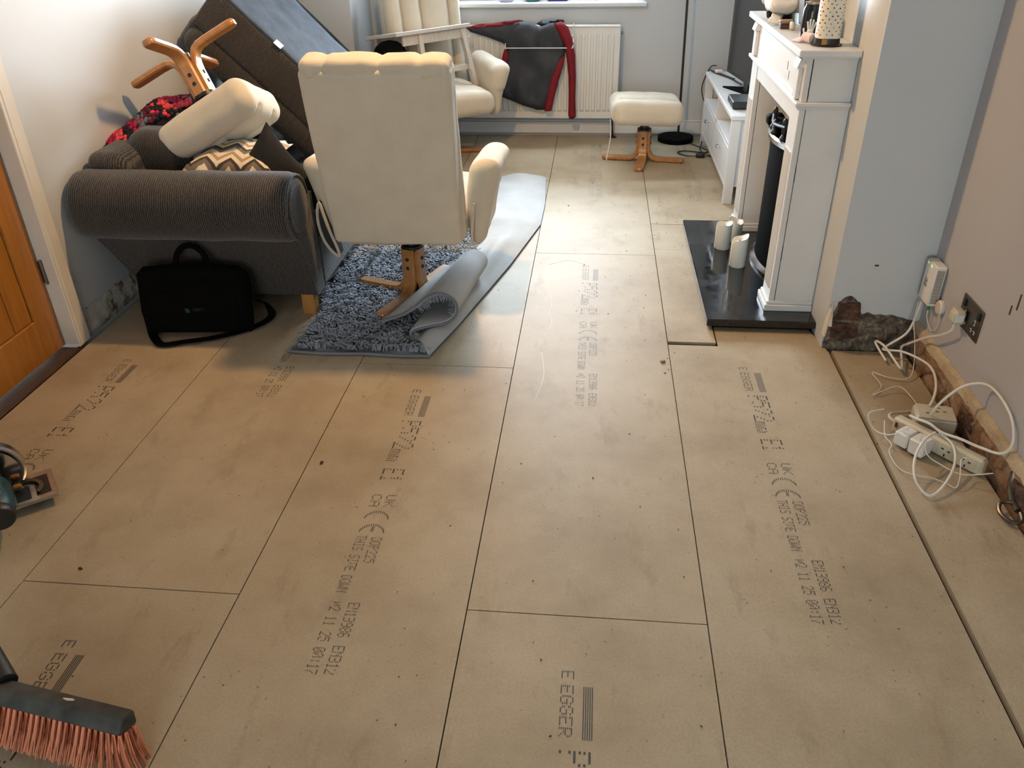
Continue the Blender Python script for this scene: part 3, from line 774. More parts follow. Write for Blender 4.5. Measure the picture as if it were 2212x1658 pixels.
# crochet blanket
bl = thing('crochet_blanket', 'red, black and coral crocheted blanket heaped on the sofa back', 'blanket', (-1.62, 3.58, .625))
for nm, c in (('yarn_black', S(26, 22, 28)), ('yarn_crimson', S(172, 22, 66)), ('yarn_coral', S(226, 72, 78)), ('yarn_grey', S(96, 104, 108)), ('yarn_wine', S(92, 16, 40))):
    MAT[nm] = plain(nm, c, .95, .2, 60, .4, 300)
def heap(x, y): return .175*math.exp(-((x-.02)/.24)**2-((y-.02)/.34)**2) - .05*max(0, -x-.08) + .02*noise.noise(V((x*7, y*7, 2)))
def fheap(u, v):
    y = -.33+v*.65; x = -.175+u*(.13+.12*min(1, max(0, (y+.22)/.1))+.13*min(1, max(0, (y+.05)/.15))); e = min(u, 1-u, v, 1-v); return (x, y, heap(x, y)-.03*(e < .02))
obj('blanket_body', MB().grid(fheap, 22, 30, th=.02), 'yarn_black', bl, 60)
rnd = random.Random(5)
byc = {k: MB() for k in range(5)}
row = 0; y = -.335
while y < .33:
    x = -.18+.008*(row % 2)
    while x < -.035+.12*min(1, max(0, (y+.22)/.1))+.13*min(1, max(0, (y+.05)/.15)):
        ring = int((abs(x-.03)+abs(y+.02)*.8)/.045)
        k = [1, 2, 0, 4, 3, 1, 0, 2, 1, 0, 4][ring % 11]
        if rnd.random() < .25: k = rnd.choice((0, 1, 2, 3, 0))
        xx = x+rnd.uniform(-.004, .004); yy = y+rnd.uniform(-.004, .004)
        byc[k].ico((xx, yy, heap(xx, yy)+.006), .0125*rnd.uniform(.85, 1.2), sq=(1, 1.15, .85)); x += .0175
    y += .018; row += 1
for k, nm in enumerate(('yarn_black', 'yarn_crimson', 'yarn_coral', 'yarn_grey', 'yarn_wine')):
    o = obj('crochet_stitches', byc[k], nm, bl, 80); o['kind'] = 'stuff'
# little folded cloth on the seat front
cl = thing('folded_cloth', 'pale blue crumpled cloth tucked between sofa arm and recliner', 'cloth', (-.955, 3.36, .378))
obj('cloth_fold', MB().rbox(.13, .16, .035, .014, 3, 8, fn=lambda q: wob(q, .012, 22, 1), M=TR(0, 0, .019)), 'cloth', cl, 60)
obj('cloth_ruffle', MB().tube([(-.05, .03, .05), (-.02, .06, .075), (.01, .02, .055), (.03, .05, .07), (.045, .0, .045)], .014, 8, 4), 'bluecloth', cl, 60)
# ================================================================== rug
rg = thing('shaggy_rug', 'grey shaggy rug under the recliner, one side folded back to its pale underside', 'rug', (-.5, 3.9, 0))
RO = (-.5, 3.9, 0)
poly = [(-.915, 2.732), (-.76, 2.722), (-.60, 2.730), (-.45, 2.722), (-.335, 2.730), (-.262, 3.00), (-.110, 3.66), (.002, 4.25), (.004, 4.60), (-.020, 5.105), (-.10, 5.115), (-.36, 5.055), (-.925, 5.08), (-.93, 4.2), (-.962, 3.8), (-.955, 3.32), (-.925, 3.18), (-.900, 3.05)]
obj('rug_base', MB().puff(poly, .012, .05, .012), 'rugedge', rg, 60, RO)
obj('edge_binding', MB().tube([(x, y, .008) for x, y in poly[:5]], .006, 6, 4), 'rugedge', rg, 60, RO)
def inpoly(x, y, P):
    c = False; n = len(P)
    for i in range(n):
        x1, y1 = P[i]; x2, y2 = P[(i+1) % n]
        if (y1 > y) != (y2 > y) and x < (x2-x1)*(y-y1)/(y2-y1)+x1: c = not c
    return c
rnd = random.Random(11); pile = MB()
ppoly = [(-.900, 2.752), (-.345, 2.750), (-.41, 2.87), (-.39, 2.95), (-.26, 3.55), (-.30, 3.95), (-.40, 4.6), (-.40, 5.03), (-.88, 5.05), (-.93, 3.8), (-.92, 3.3), (-.885, 3.1), (-.88, 2.95)]
cnt = 0
while cnt < 15000:
    x = rnd.uniform(-.94, -.26); y = rnd.uniform(2.74, 4.3) if rnd.random() < .93 else rnd.uniform(4.3, 5.05)
    if not inpoly(x, y, ppoly): continue
    cnt += 1
    ang = 2.5*noise.noise(V((x*9, y*9, 1)))*PI + rnd.uniform(-.7, .7); L = rnd.uniform(.022, .042); wd = rnd.uniform(.0022, .0042)
    dx, dy = math.cos(ang), math.sin(ang); px, py = -dy*wd, dx*wd; lean = rnd.uniform(.35, .95)
    b = V((x, y, .010)); m1 = b+V((dx*L*.35*lean, dy*L*.35*lean, L*.62)); t = b+V((dx*L*lean, dy*L*lean, L*(.80-.55*lean)+.004))
    pile.add([b-V((px, py, 0)), b+V((px, py, 0)), m1+V((px, py, 0)), m1-V((px, py, 0)), t+V((px, py, 0))*.6, t-V((px, py, 0))*.6], [(0, 1, 2, 3), (3, 2, 4, 5)])
o = obj('shag_pile', pile, 'shag', rg, 80, RO); o['kind'] = 'stuff'
# folded flap: pale backing lying face up on top of the rug
E0 = [(-.335, 2.730), (-.262, 3.00), (-.110, 3.66), (.000, 4.24), (.002, 4.60), (-.022, 5.100)]
I0 = [(-.425, 2.86), (-.40, 3.05), (-.36, 3.55), (-.37, 4.10), (-.42, 4.60), (-.42, 5.06)]
def along(P, t):
    t = min(.9999, max(0, t))*(len(P)-1); i = int(t); f = t-i; return V(P[i])*(1-f)+V(P[i+1])*f
def flap(u, v):
    e = along(E0, u); i_ = along(I0, u); p = e*(1-v)+i_*v
    z = .016+.030*math.sin(PI*min(1, v*1.15))*.8 + .018*math.exp(-((v-.35)/.16)**2)*math.exp(-((u-.42)/.10)**2)*2.2
    z += .022*math.exp(-((u-.60-.05*v)/.035)**2)*v + .018*math.exp(-((u-.50+.08*v)/.03)**2)*v + .010*noise.noise(V((p.x*9, p.y*6, 3)))*(.2+v)
    z += .034*math.exp(-((p.x+.255)/.07)**2-((p.y-3.19)/.10)**2)
    if v < .02: z = .012
    return (p.x, p.y, z)
obj('folded_flap', MB().grid(flap, 60, 16, th=.010), 'rugb', rg, 60, RO)
# curled end: S-shaped lip of the folded rug, backing outside and pile inside
prof = [(-.335, 2.732, .004), (-.395, 2.800, .012), (-.430, 2.850, .030), (-.425, 2.875, .044), (-.370, 2.905, .050), (-.300, 2.925, .058), (-.262, 2.945, .085), (-.258, 2.960, .125), (-.285, 2.965, .158), (-.335, 2.965, .172), (-.390, 2.955, .150), (-.430, 2.945, .118), (-.480, 2.930, .090), (-.540, 2.920, .072), (-.570, 2.915, .060)]
pr = catmull([V(p) for p in prof], 4)
def curl(u, v):
    t = u*(len(pr)-1); i = min(len(pr)-2, int(t)); p = pr[i].lerp(pr[i+1], t-i)
    s = v; sh = V((.035*s+.06*s*u, .50*s, .03*s*u))
    c = V((-.33, 0, .08))
    q = V((p.x+(c.x-p.x)*.30*s*(u > .5)*(u-.5)*2, p.y, p.z*(1-.15*s)))+sh
    return q
obj('curled_end', MB().grid(curl, 56, 14, th=-.009), 'rugb', rg, 60, RO)
obj('curl_binding', MB().tube([p+V((0, -.004, .0)) for p in pr], .0055, 6), 'rugedge', rg, 60, RO)
pile2 = MB()
def curl_in(a, b, cnt):
    for _ in range(cnt):
        u = rnd.uniform(a, b); v = rnd.uniform(0, .22); p = curl(u, v); q = curl(min(1, u+.01), v)
        tdir = (q-p).normalized() if (q-p).length else V((1, 0, 0)); nrm = V((tdir.z, 0, -tdir.x)).normalized()
        nrm = -nrm
        b_ = p+nrm*.010; L = rnd.uniform(.014, .026); t = b_+nrm*L*.8+V((rnd.uniform(-1, 1), rnd.uniform(-1.2, .2), rnd.uniform(-1, .6)))*L*.6
        w_ = V((.002, .0, .002)); pile2.add([b_-w_, b_+w_, t+w_*.5, t-w_*.5], [(0, 1, 2, 3)])
curl_in(.40, .78, 900)
o = obj('inner_pile', pile2, 'shag', rg, 80, RO); o['kind'] = 'stuff'

# ================================================================== laptop bag
bz = thing('laptop_bag', 'black laptop bag with carry handle leaning against the sofa arm', 'bag', M=TR(-1.338, 2.885, 0) @ RX(math.radians(-9)) @ RZ(math.radians(7)))
out = [(-.215, .0), (.205, .0), (.222, .012), (.232, .20), (.226, .255), (.19, .284), (.06, .297), (-.06, .297), (-.20, .282), (-.232, .250), (-.236, .10), (-.228, .012)]
MV = frame((0, 0, 0), (1, 0, 0), (0, 0, 1), (0, -1, 0))
bo = obj('bag_body', MB().puff(out, .045, .025, .05, .045, .006, 7, M=MV), 'blackfab', bz, 60)
obj('front_pocket', MB().puff([(-.19, .015), (.18, .015), (.195, .19), (-.195, .19)], .016, .025, .03, M=MV @ TR(0, 0, .040)), 'blackfab', bz, 60)
obj('zip', MB().tube([(-.20, -.047, .215), (0, -.052, .225), (.195, -.047, .215)], .003, 6, 4), 'blackfab', bz)
obj('carry_handle', MB().tube([(-.065, 0, .29), (-.052, 0, .335), (-.02, -.004, .365), (.02, -.004, .365), (.052, 0, .335), (.068, 0, .29)], .012, 8, 5), 'blackfab', bz, 60)
lg = MB().puff([(-.012, -.008), (.002, -.010), (.008, 0), (.0, .009), (-.014, .012)], .001, .005, .003)
lg.v = [V((v.x-.020, -.060-v.z, .112+v.y)) for v in lg.v]
for i, ch in enumerate('EEEE'):
    g = ['0111010001100011000101110', '1111010001111101000111110', '1111010001111101001010001', '1111100100001000010000100'][i]
    for r in range(5):
        for c in range(5):
            if g[r*5+c] == '1':
                x = .0+i*.0125+c*.0021; z = .120-r*.0026; lg.add([(x, -.0605, z), (x+.0019, -.0605, z), (x+.0019, -.0605, z+.0023), (x, -.0605, z+.0023)], [(0, 1, 2, 3)])
pl_ = obj('printed_logo', lg, 'tealink', bz); pl_['label'] = 'small faded teal logo'
st = MB()
path = catmull([V(p) for p in [(-1.575, 2.93, .03), (-1.545, 2.86, .012), (-1.480, 2.775, .010), (-1.435, 2.748, .010), (-1.36, 2.775, .012), (-1.26, 2.815, .012), (-1.16, 2.885, .012), (-1.095, 2.96, .016), (-1.075, 3.015, .03), (-1.105, 3.03, .07), (-1.13, 3.00, .10)]], 5)
Mi = bz.matrix_world if False else (TR(-1.338, 2.885, 0) @ RX(math.radians(-9)) @ RZ(math.radians(7))).inverted()
vs = []
for i, p in enumerate(path):
    t = (path[min(i+1, len(path)-1)]-path[max(i-1, 0)]).normalized(); sd = t.cross(V((0, 0, 1))).normalized()*.017
    for q in (p-sd+V((0, 0, .002)), p+sd+V((0, 0, .002)), p+sd-V((0, 0, .002)), p-sd-V((0, 0, .002))): vs.append(Mi @ q)
fs = [(i*4+k, i*4+(k+1) % 4, (i+1)*4+(k+1) % 4, (i+1)*4+k) for i in range(len(path)-1) for k in range(4)]
st.add(vs, fs); obj('shoulder_strap', st, 'blackfab', bz, 60)

# ================================================================== hearth and fireplace
hs = tag(obj('hearth_slab', MB().box(.765, 1.20, 3.038, 4.24, .018, .050, .004), 'granite', None, 25), 'polished black granite hearth slab under the fireplace', 'hearth')
tag(obj('hearth_plinth', MB().box(.80, 1.20, 3.085, 4.21, -.04, .018), 'sub'), 'dark recessed plinth under the black granite hearth', 'plinth')
FO = (1.1, 3.68, .05)
fp = thing('fireplace_surround', 'white fireplace surround with reeded pilasters and mantel shelf', 'fireplace', FO)
def fpo(n, mb, mt_='white', ang=30, par=None): return obj(n, mb, mt_, par or fp, ang, FO)
FX, BX = 1.022, 1.199
for y0, y1 in ((3.145, 3.285), (4.085, 4.225)):
    p_ = fpo('pilaster', MB().box(FX, FX+.022, y0, y1, .09, .868, .002))
    rd = MB()
    for k in range(5):
        yy = y0+.030+k*.020; rd.tube([(FX+.002, yy, .14), (FX+.002, yy, .70)], .008, 8)
    fpo('reeding', rd, par=p_)
    fpo('side_panel', MB().box(FX+.0245, BX, y0, y0+.016, .09, .868, .001)); fpo('side_panel', MB().box(FX+.0245, BX, y1-.016, y1, .09, .868, .001))
    pm = MB().box(FX-.016, BX, y0-.012, y1+.012, .050, .078, .003); pm.box(FX-.008, BX, y0-.006, y1+.006, .078, .092, .003)
    fpo('plinth_block', pm)
fpo('frieze', MB().box(FX, FX+.022, 3.145, 4.225, .888, 1.040, .002)); fpo('frieze_side', MB().box(FX+.0245, BX, 3.145, 3.161, .888, 1.040, .001)); fpo('frieze_side', MB().box(FX+.0245, BX, 4.209, 4.225, .888, 1.040, .001))
mo = MB().box(FX-.020, BX, 3.127, 4.243, .872, .888, .003); mo.box(FX-.010, BX, 3.135, 4.235, .862, .873, .003)
fpo('moulding', mo)
sf_ = MB().box(.985, BX, 3.108, 4.262, 1.046, 1.070, .003); sf_.box(FX-.014, BX, 3.132, 4.238, 1.036, 1.047, .002)
fpo('mantel_shelf', sf_)
for yy in (3.205, 4.165):
    cb = MB(); cb.box(FX-.016, FX, yy-.028, yy+.028, .892, 1.000, .002); cb.prism([(-.026, 1.0), (0, 1.0), (0, 1.030), (-.016, 1.030)], -.034, .034, M=frame((FX, yy, 0), (1, 0, 0), (0, 0, 1), (0, -1, 0)))
    fpo('corbel', cb)
fpo('back_panel', MB().box(1.186, BX-.001, 3.29, 4.08, .05, .862))
fpo('top_rail', MB().box(FX+.003, FX+.020, 3.29, 4.08, .80, .862, .001))
ch = MB()
for (y, z, a) in ((3.44, .965, .03), (3.40, .935, .035)): ch.box(FX-.0008, FX, y, y+.006, z-.016, z+.016)
fpo('paint_chip', ch, 'debris')
hp = MB()
for zz in (.30, .62): hp.box(FX+.0225, FX+.0240, 3.1446, 3.150, zz-.03, zz+.03)
fpo('panel_gap', hp, 'debris')
for zz, dz in ((.965, .07),): fpo('panel_gap', MB().box(FX+.0225, FX+.0243, 3.1440, 3.150, zz-dz, zz+dz), 'debris')

# bow-fronted fire
FRO = (1.185, 3.67, .05)
ff = thing('electric_fire', 'black bow-fronted fire with chrome rim standing in the fireplace opening', 'fire', FRO)
MAT['bronze'] = plain('dark_bronze', S(74, 64, 58), .35, .08, 40, metal=1)
def bow(prof, n=24):
    vs = []; fs = []
    for (rx, ry, z) in prof:
        for k in range(n+1):
            a = -PI/2+PI*k/n; vs.append((-rx*math.cos(a), ry*math.sin(a), z))
    for i in range(len(prof)-1):
        for k in range(n): fs.append((i*(n+1)+k, (i+1)*(n+1)+k, (i+1)*(n+1)+k+1, i*(n+1)+k+1))
    N = n+1; fs.append(tuple(range(N))); fs.append(tuple(range((len(prof)-1)*N, len(prof)*N))[::-1])
    for i in range(len(prof)-1): fs.append((i*N, i*N+n, (i+1)*N+n, (i+1)*N))
    mb = MB().add(vs, fs); return mb
obj('fire_body', bow([(.128, .275, .028), (.128, .275, .50), (.132, .28, .565)]), 'matblack', ff, 30)
obj('base_skirt', bow([(.150, .300, .0), (.150, .300, .012), (.132, .280, .030)]), 'bronze', ff, 30)
obj('chrome_rim', bow([(.134, .282, .565), (.146, .296, .572), (.148, .298, .592), (.138, .286, .598)]), 'chrome', ff, 30)
for (x, y, h) in ((-.115, .10, .085), (-.13, .0, .055), (-.115, -.12, .085)):
    dg = MB(); dg.lathe([(.014, 0), (.016, .01), (.008, .025), (.012, h*.5), (.007, h*.7), (.012, h*.86), (.009, h), (.003, h+.008)], 12, M=TR(x, y, .596)); obj('fire_dog', dg, 'black', ff)
obj('grate_bar', MB().tube([(-.115, .12, .655), (-.135, .0, .640), (-.115, -.14, .655)], .007, 8, 6), 'black', ff)
rnd = random.Random(2)
for k in range(12):
    x, y = -.03-rnd.random()*.075, rnd.uniform(-.2, .2); cb = MB(); cb.rbox(.06, .07, .05, .018, 2, 3, fn=lambda q: wob(q, .008, 40, k), M=TR(x, y, .615)); obj('coal', cb, 'matblack', ff, 60)

# candles on the hearth
def candle(x, y, h, r, slant, az, label):
    o = thing('pillar_candle', label, 'candle', (x, y, .050), group='ivory pillar candles on the hearth')
    n = 24; vs = []; fs = []
    prof = [(.93, .0), (1, .004), (1, 1), (.95, 1.0), (.86, .985), (.70, .90), (.25, .87)]
    for (s, q) in prof:
        for k in range(n):
            a = 2*PI*k/n; px, py = r*s*math.cos(a), r*s*math.sin(a)
            top = h+slant*(math.cos(a-az)*s) + .004*math.sin(3*a+1)
            z = q if q < .01 else (top-.004*(s < .98) if q >= .98 else top*q)
            vs.append((px, py, z))
    for i in range(len(prof)-1):
        for k in range(n): fs.append((i*n+k, i*n+(k+1) % n, (i+1)*n+(k+1) % n, (i+1)*n+k))
    fs.append(tuple(range(n))[::-1]); fs.append(tuple(range((len(prof)-1)*n, len(prof)*n)))
    obj('wax', MB().add(vs, fs), 'candle', o, 50)
    obj('wick', MB().tube([(0, 0, h*.85), (.002, 0, h*.94)], .0015, 6), 'black', o)
candle(.921, 3.842, .125, .038, .006, 0, 'left ivory pillar candle with a level hollow top on the black hearth')
candle(.963, 3.618, .135, .037, .016, 0, 'nearest ivory pillar candle with a steeply slanted top on the black hearth')
candle(.992, 3.945, .105, .036, .008, 2.4, 'rear ivory pillar candle half hidden behind the other two candles')

# ================================================================== radiator, airer, jacket
RO_ = (-.17, 6.19, .15)
ra = thing('radiator', 'white ribbed panel radiator under the window', 'radiator', RO_)
x0, x1, z0, z1 = -.80, .425, .148, .765
nr = 29; pt = []
for k in range(nr):
    a = x0+.025+(x1-x0-.05)*k/nr; w_ = (x1-x0-.05)/nr
    pt += [(a, 0), (a+w_*.18, -.010), (a+w_*.62, -.010), (a+w_*.80, 0)]
pt = [(x0, 0)]+pt+[(x1, 0)]
def ribf(mb):
    zs = [z0, z0+.045, z0+.06, z1-.06, z1-.045, z1]; am = [0, 0, 1, 1, 0, 0]
    vs = [(x, 6.135+y*s, z) for z, s in zip(zs, am) for x, y in pt]; n = len(pt)
    fs = [(i*n+k, i*n+k+1, (i+1)*n+k+1, (i+1)*n+k) for i in range(5) for k in range(n-1)]; mb.add(vs, fs)
mb = MB(); ribf(mb); mb.box(x0, x1, 6.1355, 6.195, z0, z1)
pn = obj('radiator_panel', mb, 'radi', ra, 25, RO_)
obj('top_grille', MB().box(x0, x1, 6.128, 6.20, z1, z1+.012, .003), 'radi', ra, 30, RO_); obj('end_cap', MB().box(x1, x1+.006, 6.13, 6.2, z0, z1+.012, .002), 'radi', ra, 30, RO_)
obj('bleed_valve', MB().lathe([(.008, 0), (.008, .012), (.004, .016)], 10, M=TR(x1+.006, 6.16, .725) @ RY(PI/2)), 'satin', ra, 30, RO_)
obj('bracket', MB().box(x0+.2, x0+.24, 6.195, 6.2495, z0, z1), 'radi', ra, 30, RO_); obj('bracket', MB().box(x1-.24, x1-.2, 6.195, 6.2495, z0, z1), 'radi', ra, 30, RO_)
obj('tail_pipe', MB().tube([(.40, 6.165, .16), (.40, 6.165, .09), (.41, 6.175, -.02)], .0085, 8, 4), 'black', ra, 30, RO_)
obj('pipe_collar', MB().lathe([(.028, 0), (.028, .006), (.012, .010)], 14, M=TR(.41, 6.172, .0)), 'black', ra, 30, RO_)
AO = (-.13, 6.08, .62)
ai = thing('radiator_airer', 'white wire clothes airer hooked over the radiator', 'clothes airer', AO)
for s in (-.372, .102):
    obj('side_wire', MB().tube([(s, 6.215, .74), (s, 6.215, .783), (s, 6.11, .783), (s, 6.105, .70), (s, 6.036, .645)], .0035, 6), 'plas', ai, 40, AO)
    obj('spacer_wire', MB().tube([(s, 6.045, .64), (s, 6.122, .60)], .003, 6), 'plas', ai, 40, AO)
for (y, z) in ((6.036, .645), (6.105, .715)):
    obj('rail', MB().tube([(-.372, y, z), (.102, y, z)], .0038, 6), 'plas', ai, 40, AO)
JO = (-.18, 6.05, .5)
jk = thing('sports_jacket', 'charcoal and dark red long-sleeved top drying on the radiator', 'jacket', JO)
MJ = frame((0, 0, 0), (1, 0, 0), (0, 0, 1), (0, -1, 0))
def jp(n, pl, y, th, mt_, edge=.035, wr=.008, seed=0): return obj(n, MB().puff(pl, th, .018, edge, 0, wr, 11, M=MJ @ TR(0, 0, -y), seed=seed), mt_, jk, 60, JO)
jp('jacket_body', [(-.345, .795), (-.27, .812), (-.20, .805), (-.13, .775), (-.06, .800), (.0, .803), (.04, .70), (.055, .625), (.02, .52), (-.02, .42), (-.05, .31), (-.085, .216), (-.15, .216), (-.25, .245), (-.36, .288), (-.442, .318), (-.40, .46), (-.372, .60), (-.37, .66), (-.39, .70)], 6.085, .032, 'navy', .05, .024, 1)
jp('red_side_panel', [(-.372, .655), (-.352, .60), (-.375, .48), (-.428, .33), (-.452, .345), (-.415, .48), (-.392, .60)], 6.060, .008, 'red', .01, .002)
jp('red_side_panel', [(.052, .595), (.03, .50), (.0, .40), (-.025, .30), (-.045, .213), (-.095, .211), (-.075, .34), (-.05, .44), (-.015, .525), (.02, .575)], 6.058, .010, 'red', .01, .003)
ls = jp('sleeve', [(-.655, .772), (-.56, .795), (-.45, .800), (-.345, .812), (-.25, .818), (-.29, .70), (-.36, .648), (-.40, .672), (-.50, .708), (-.62, .742)], 6.095, .036, 'navy', .04, .030, 3)
o_ = jp('sleeve_stripe', [(-.655, .770), (-.56, .797), (-.45, .804), (-.36, .816), (-.27, .824), (-.25, .814), (-.34, .796), (-.44, .772), (-.52, .768)], 6.066, .010, 'red', .012, .004, 4)
jp('sleeve', [(-.035, .800), (.02, .812), (.065, .78), (.098, .70), (.118, .60), (.128, .45), (.128, .30), (.134, .175), (.118, .158), (.085, .160), (.078, .19), (.078, .34), (.074, .46), (.060, .57), (.045, .66), (.0, .74)], 6.058, .030, 'red', .03, .010, 5)
jp('collar', [(-.16, .79), (-.12, .815), (-.05, .820), (.03, .816), (.04, .80), (-.05, .790), (-.11, .770)], 6.12, .02, 'navy', .02, .003)

# ================================================================== things on the far recliner
A_, B_ = V((-.976, 5.33, .83)), V((-.577, 5.80, .83))
xd = (B_-A_).normalized(); yd = V((-xd.y, xd.x, 0)); Ln = (B_-A_).length
tb = thing('side_table', 'small whitewashed wooden side table with splayed legs perched on the far recliner', 'table', M=frame(A_, xd, yd, (0, 0, 1)) @ RX(math.radians(-8.5)) @ TR(0, 0, -.83))
obj('table_top', MB().box(0, Ln, 0, .34, .815, .838, .003), 'wash', tb)
for (x, y, sx_, sy_) in ((Ln-.06, .03, .045, -.02), (.20, .03, -.02, -.02), (Ln-.06, .30, .05, .02), (.20, .30, -.03, .02)):
    lgm = MB(); t = .017
    vs = [(x+a*t, y+b*t, .815) for a, b in ((-1, -1), (1, -1), (1, 1), (-1, 1))]+[(x+sx_+a*t*.9, y+sy_+b*t*.9, .448) for a, b in ((-1, -1), (1, -1), (1, 1), (-1, 1))]
    lgm.add(vs, [(0, 1, 2, 3), (7, 6, 5, 4)]+[(k, k+4, (k+1) % 4+4, (k+1) % 4) for k in range(4)]); obj('leg', lgm, 'wash', tb, 20)
obj('apron', MB().box(.06, Ln-.07, .022, .040, .755, .815, .002), 'wash', tb); obj('apron', MB().box(.06, Ln-.07, .29, .308, .755, .815, .002), 'wash', tb)
obj('apron', MB().box(Ln-.068, Ln-.052, .03, .30, .755, .815, .002), 'wash', tb)
obj('stretcher', MB().box(.20, Ln-.04, .024, .044, .555, .590, .002), 'wash', tb)
obj('stretcher', MB().box(Ln-.055, Ln-.035, .0, .30, .555, .590, .002), 'wash', tb)
cpo = thing('baseball_cap', 'black domed cap resting on the arm of the far recliner', 'hat', (-1.04, 5.40, .665))
dm = MB().lathe([(.112, 0), (.113, .02), (.108, .05), (.09, .085), (.055, .112), (.01, .122)], 24); obj('cap_crown', dm, 'blackfab', cpo, 60)
br = MB().puff([(.09, -.075), (.14, -.06), (.165, -.03), (.172, 0), (.165, .03), (.14, .06), (.09, .075)], .012, .02, .02); obj('cap_peak', br, 'blackfab', cpo, 60)
# ================================================================== floor lamp
lpo = thing('floor_lamp', 'tall black floor lamp with round base beside the radiator', 'lamp', (.865, 6.09, 0))
obj('lamp_base', MB().lathe([(.122, 0), (.128, .004), (.128, .030), (.122, .036), (.02, .038)], 36), 'matblack', lpo)
obj('lamp_pole', MB().tube([(.018, 0, .03), (.0, 0, 1.0), (-.018, 0, 1.78)], .0085, 10), 'black', lpo)
obj('lamp_shade', MB().lathe([(.05, 1.95), (.16, 1.76), (.158, 1.76), (.048, 1.948)], 24, M=TR(-.018, 0, 0)), 'matblack', lpo)
cb = MB().tube([(.09, -.08, .008), (.14, -.16, .006), (.20, -.27, .006), (.175, -.34, .006), (.05, -.30, .006), (-.01, -.34, .006), (.04, -.42, .006), (.12, -.445, .010), (.165, -.445, .012), (.22, -.44, .006), (.155, -.30, .006), (.17, -.16, .02), (.20, -.13, .2), (.16, .04, .35), (.20, .02, .50), (.24, -.0, .52)], .004, 6, 6)
obj('lamp_cable', cb, 'bcable', lpo)
obj('foot_switch', MB().rbox(.062, .036, .028, .012, 3, 3, M=TR(.135, -.446, .016)), 'black', lpo)

# ================================================================== television unit
UO = (1.24, 5.3, 0)
tu = thing('tv_unit', 'low white television unit with open shelves and drawers in the alcove', 'cabinet', UO)
def tuo(n, mb, mt_='white', par=None): return obj(n, mb, mt_, par or tu, 30, UO)
ux0, ux1, uy0, uy1 = 1.03, 1.44, 4.655, 5.985
tuo('unit_top', MB().box(ux0-.006, ux1, uy0-.006, uy1, .475, .500, .003))
for (x, y) in ((ux0, uy0), (ux1-.05, uy0), (ux0, uy1-.05), (ux1-.05, uy1-.05)): tuo('corner_post', MB().box(x, x+.05, y, y+.05, 0, .475, .002))
for y in (uy0+.012, uy1-.030): tuo('end_panel', MB().box(ux0+.05, ux1-.05, y, y+.018, .10, .475, .001))
tuo('shelf', MB().box(ux0+.004, ux1, uy0+.05, uy1-.05, .315, .333, .002)); tuo('bottom_rail', MB().box(ux0+.002, ux1-.02, uy0+.05, uy1-.05, .09, .115, .002))
tuo('back_board', MB().box(ux1-.012, ux1, uy0+.05, uy1-.05, .10, .475))
ym = (uy0+uy1)/2
for y in (ym-.010,): tuo('divider', MB().box(ux0+.004, ux1, y, y+.02, .115, .475, .002))
for y0, y1 in ((uy0+.052, ym-.012), (ym+.012, uy1-.052)):
    dr = tuo('drawer', MB().box(ux0+.001, ux0+.020, y0, y1, .118, .312, .002))
    yc = (y0+y1)/2
    tuo('knob', MB().lathe([(.006, 0), (.006, .010), (.013, .014), (.013, .022), (.009, .026)], 14, M=TR(ux0, yc, .245) @ RY(-PI/2)), 'chrome', dr)
# television
a = V((1.245, 4.86, 0)); b = V((1.13, 5.64, 0)); xd = (b-a).normalized(); nd = V((-xd.y, xd.x, 0))
Mt = frame((a+b)/2, xd, nd, (0, 0, 1)); hw = (b-a).length/2
tv = thing('television', 'black flat screen television standing on the white unit', 'television', M=Mt @ TR(0, 0, .5))
obj('tv_frame', MB().box(-hw, hw, -.022, .018, .060, .545, .004), 'black', tv); obj('tv_screen', MB().box(-hw+.014, hw-.014, .0185, .0195, .085, .530), 'screen', tv)
obj('tv_neck', MB().box(-.04, .04, -.018, .010, .006, .062, .003), 'black', tv)
obj('tv_foot', MB().prism([(-.20, .09), (-.14, -.08), (.14, -.08), (.20, .09), (.0, .03)], .0, .010), 'matblack', tv)
sb = tag(obj('set_top_box', MB().box(1.045, 1.19, 4.80, 5.02, .504, .544, .004), 'black'), 'flat black set-top box on the near end of the white unit', 'media box')
obj('indicator_strip', MB().box(1.0435, 1.0452, 4.83, 4.90, .527, .531), 'satin', sb); obj('rubber_foot', MB().box(1.06, 1.075, 4.815, 4.83, .4995, .505), 'black', sb); obj('rubber_foot', MB().box(1.16, 1.175, 4.985, 5.0, .4995, .505), 'black', sb)
tc = thing('power_lead', 'black power lead trailing over the far end of the white unit', 'cable', (1.07, 5.93, .502))
obj('lead', MB().tube([(.10, -.28, .010), (.06, -.12, .004), (.0, .02, .004), (-.02, .03, .012), (.0, -.02, .006), (.05, -.14, .004), (.09, -.26, .004), (.12, -.45, .006)], .0045, 6, 6), 'bcable', tc)
obj('lead_tag', MB().rbox(.05, .045, .02, .006, 2, 3, M=TR(.03, -.03, .013)), 'pink', tc)

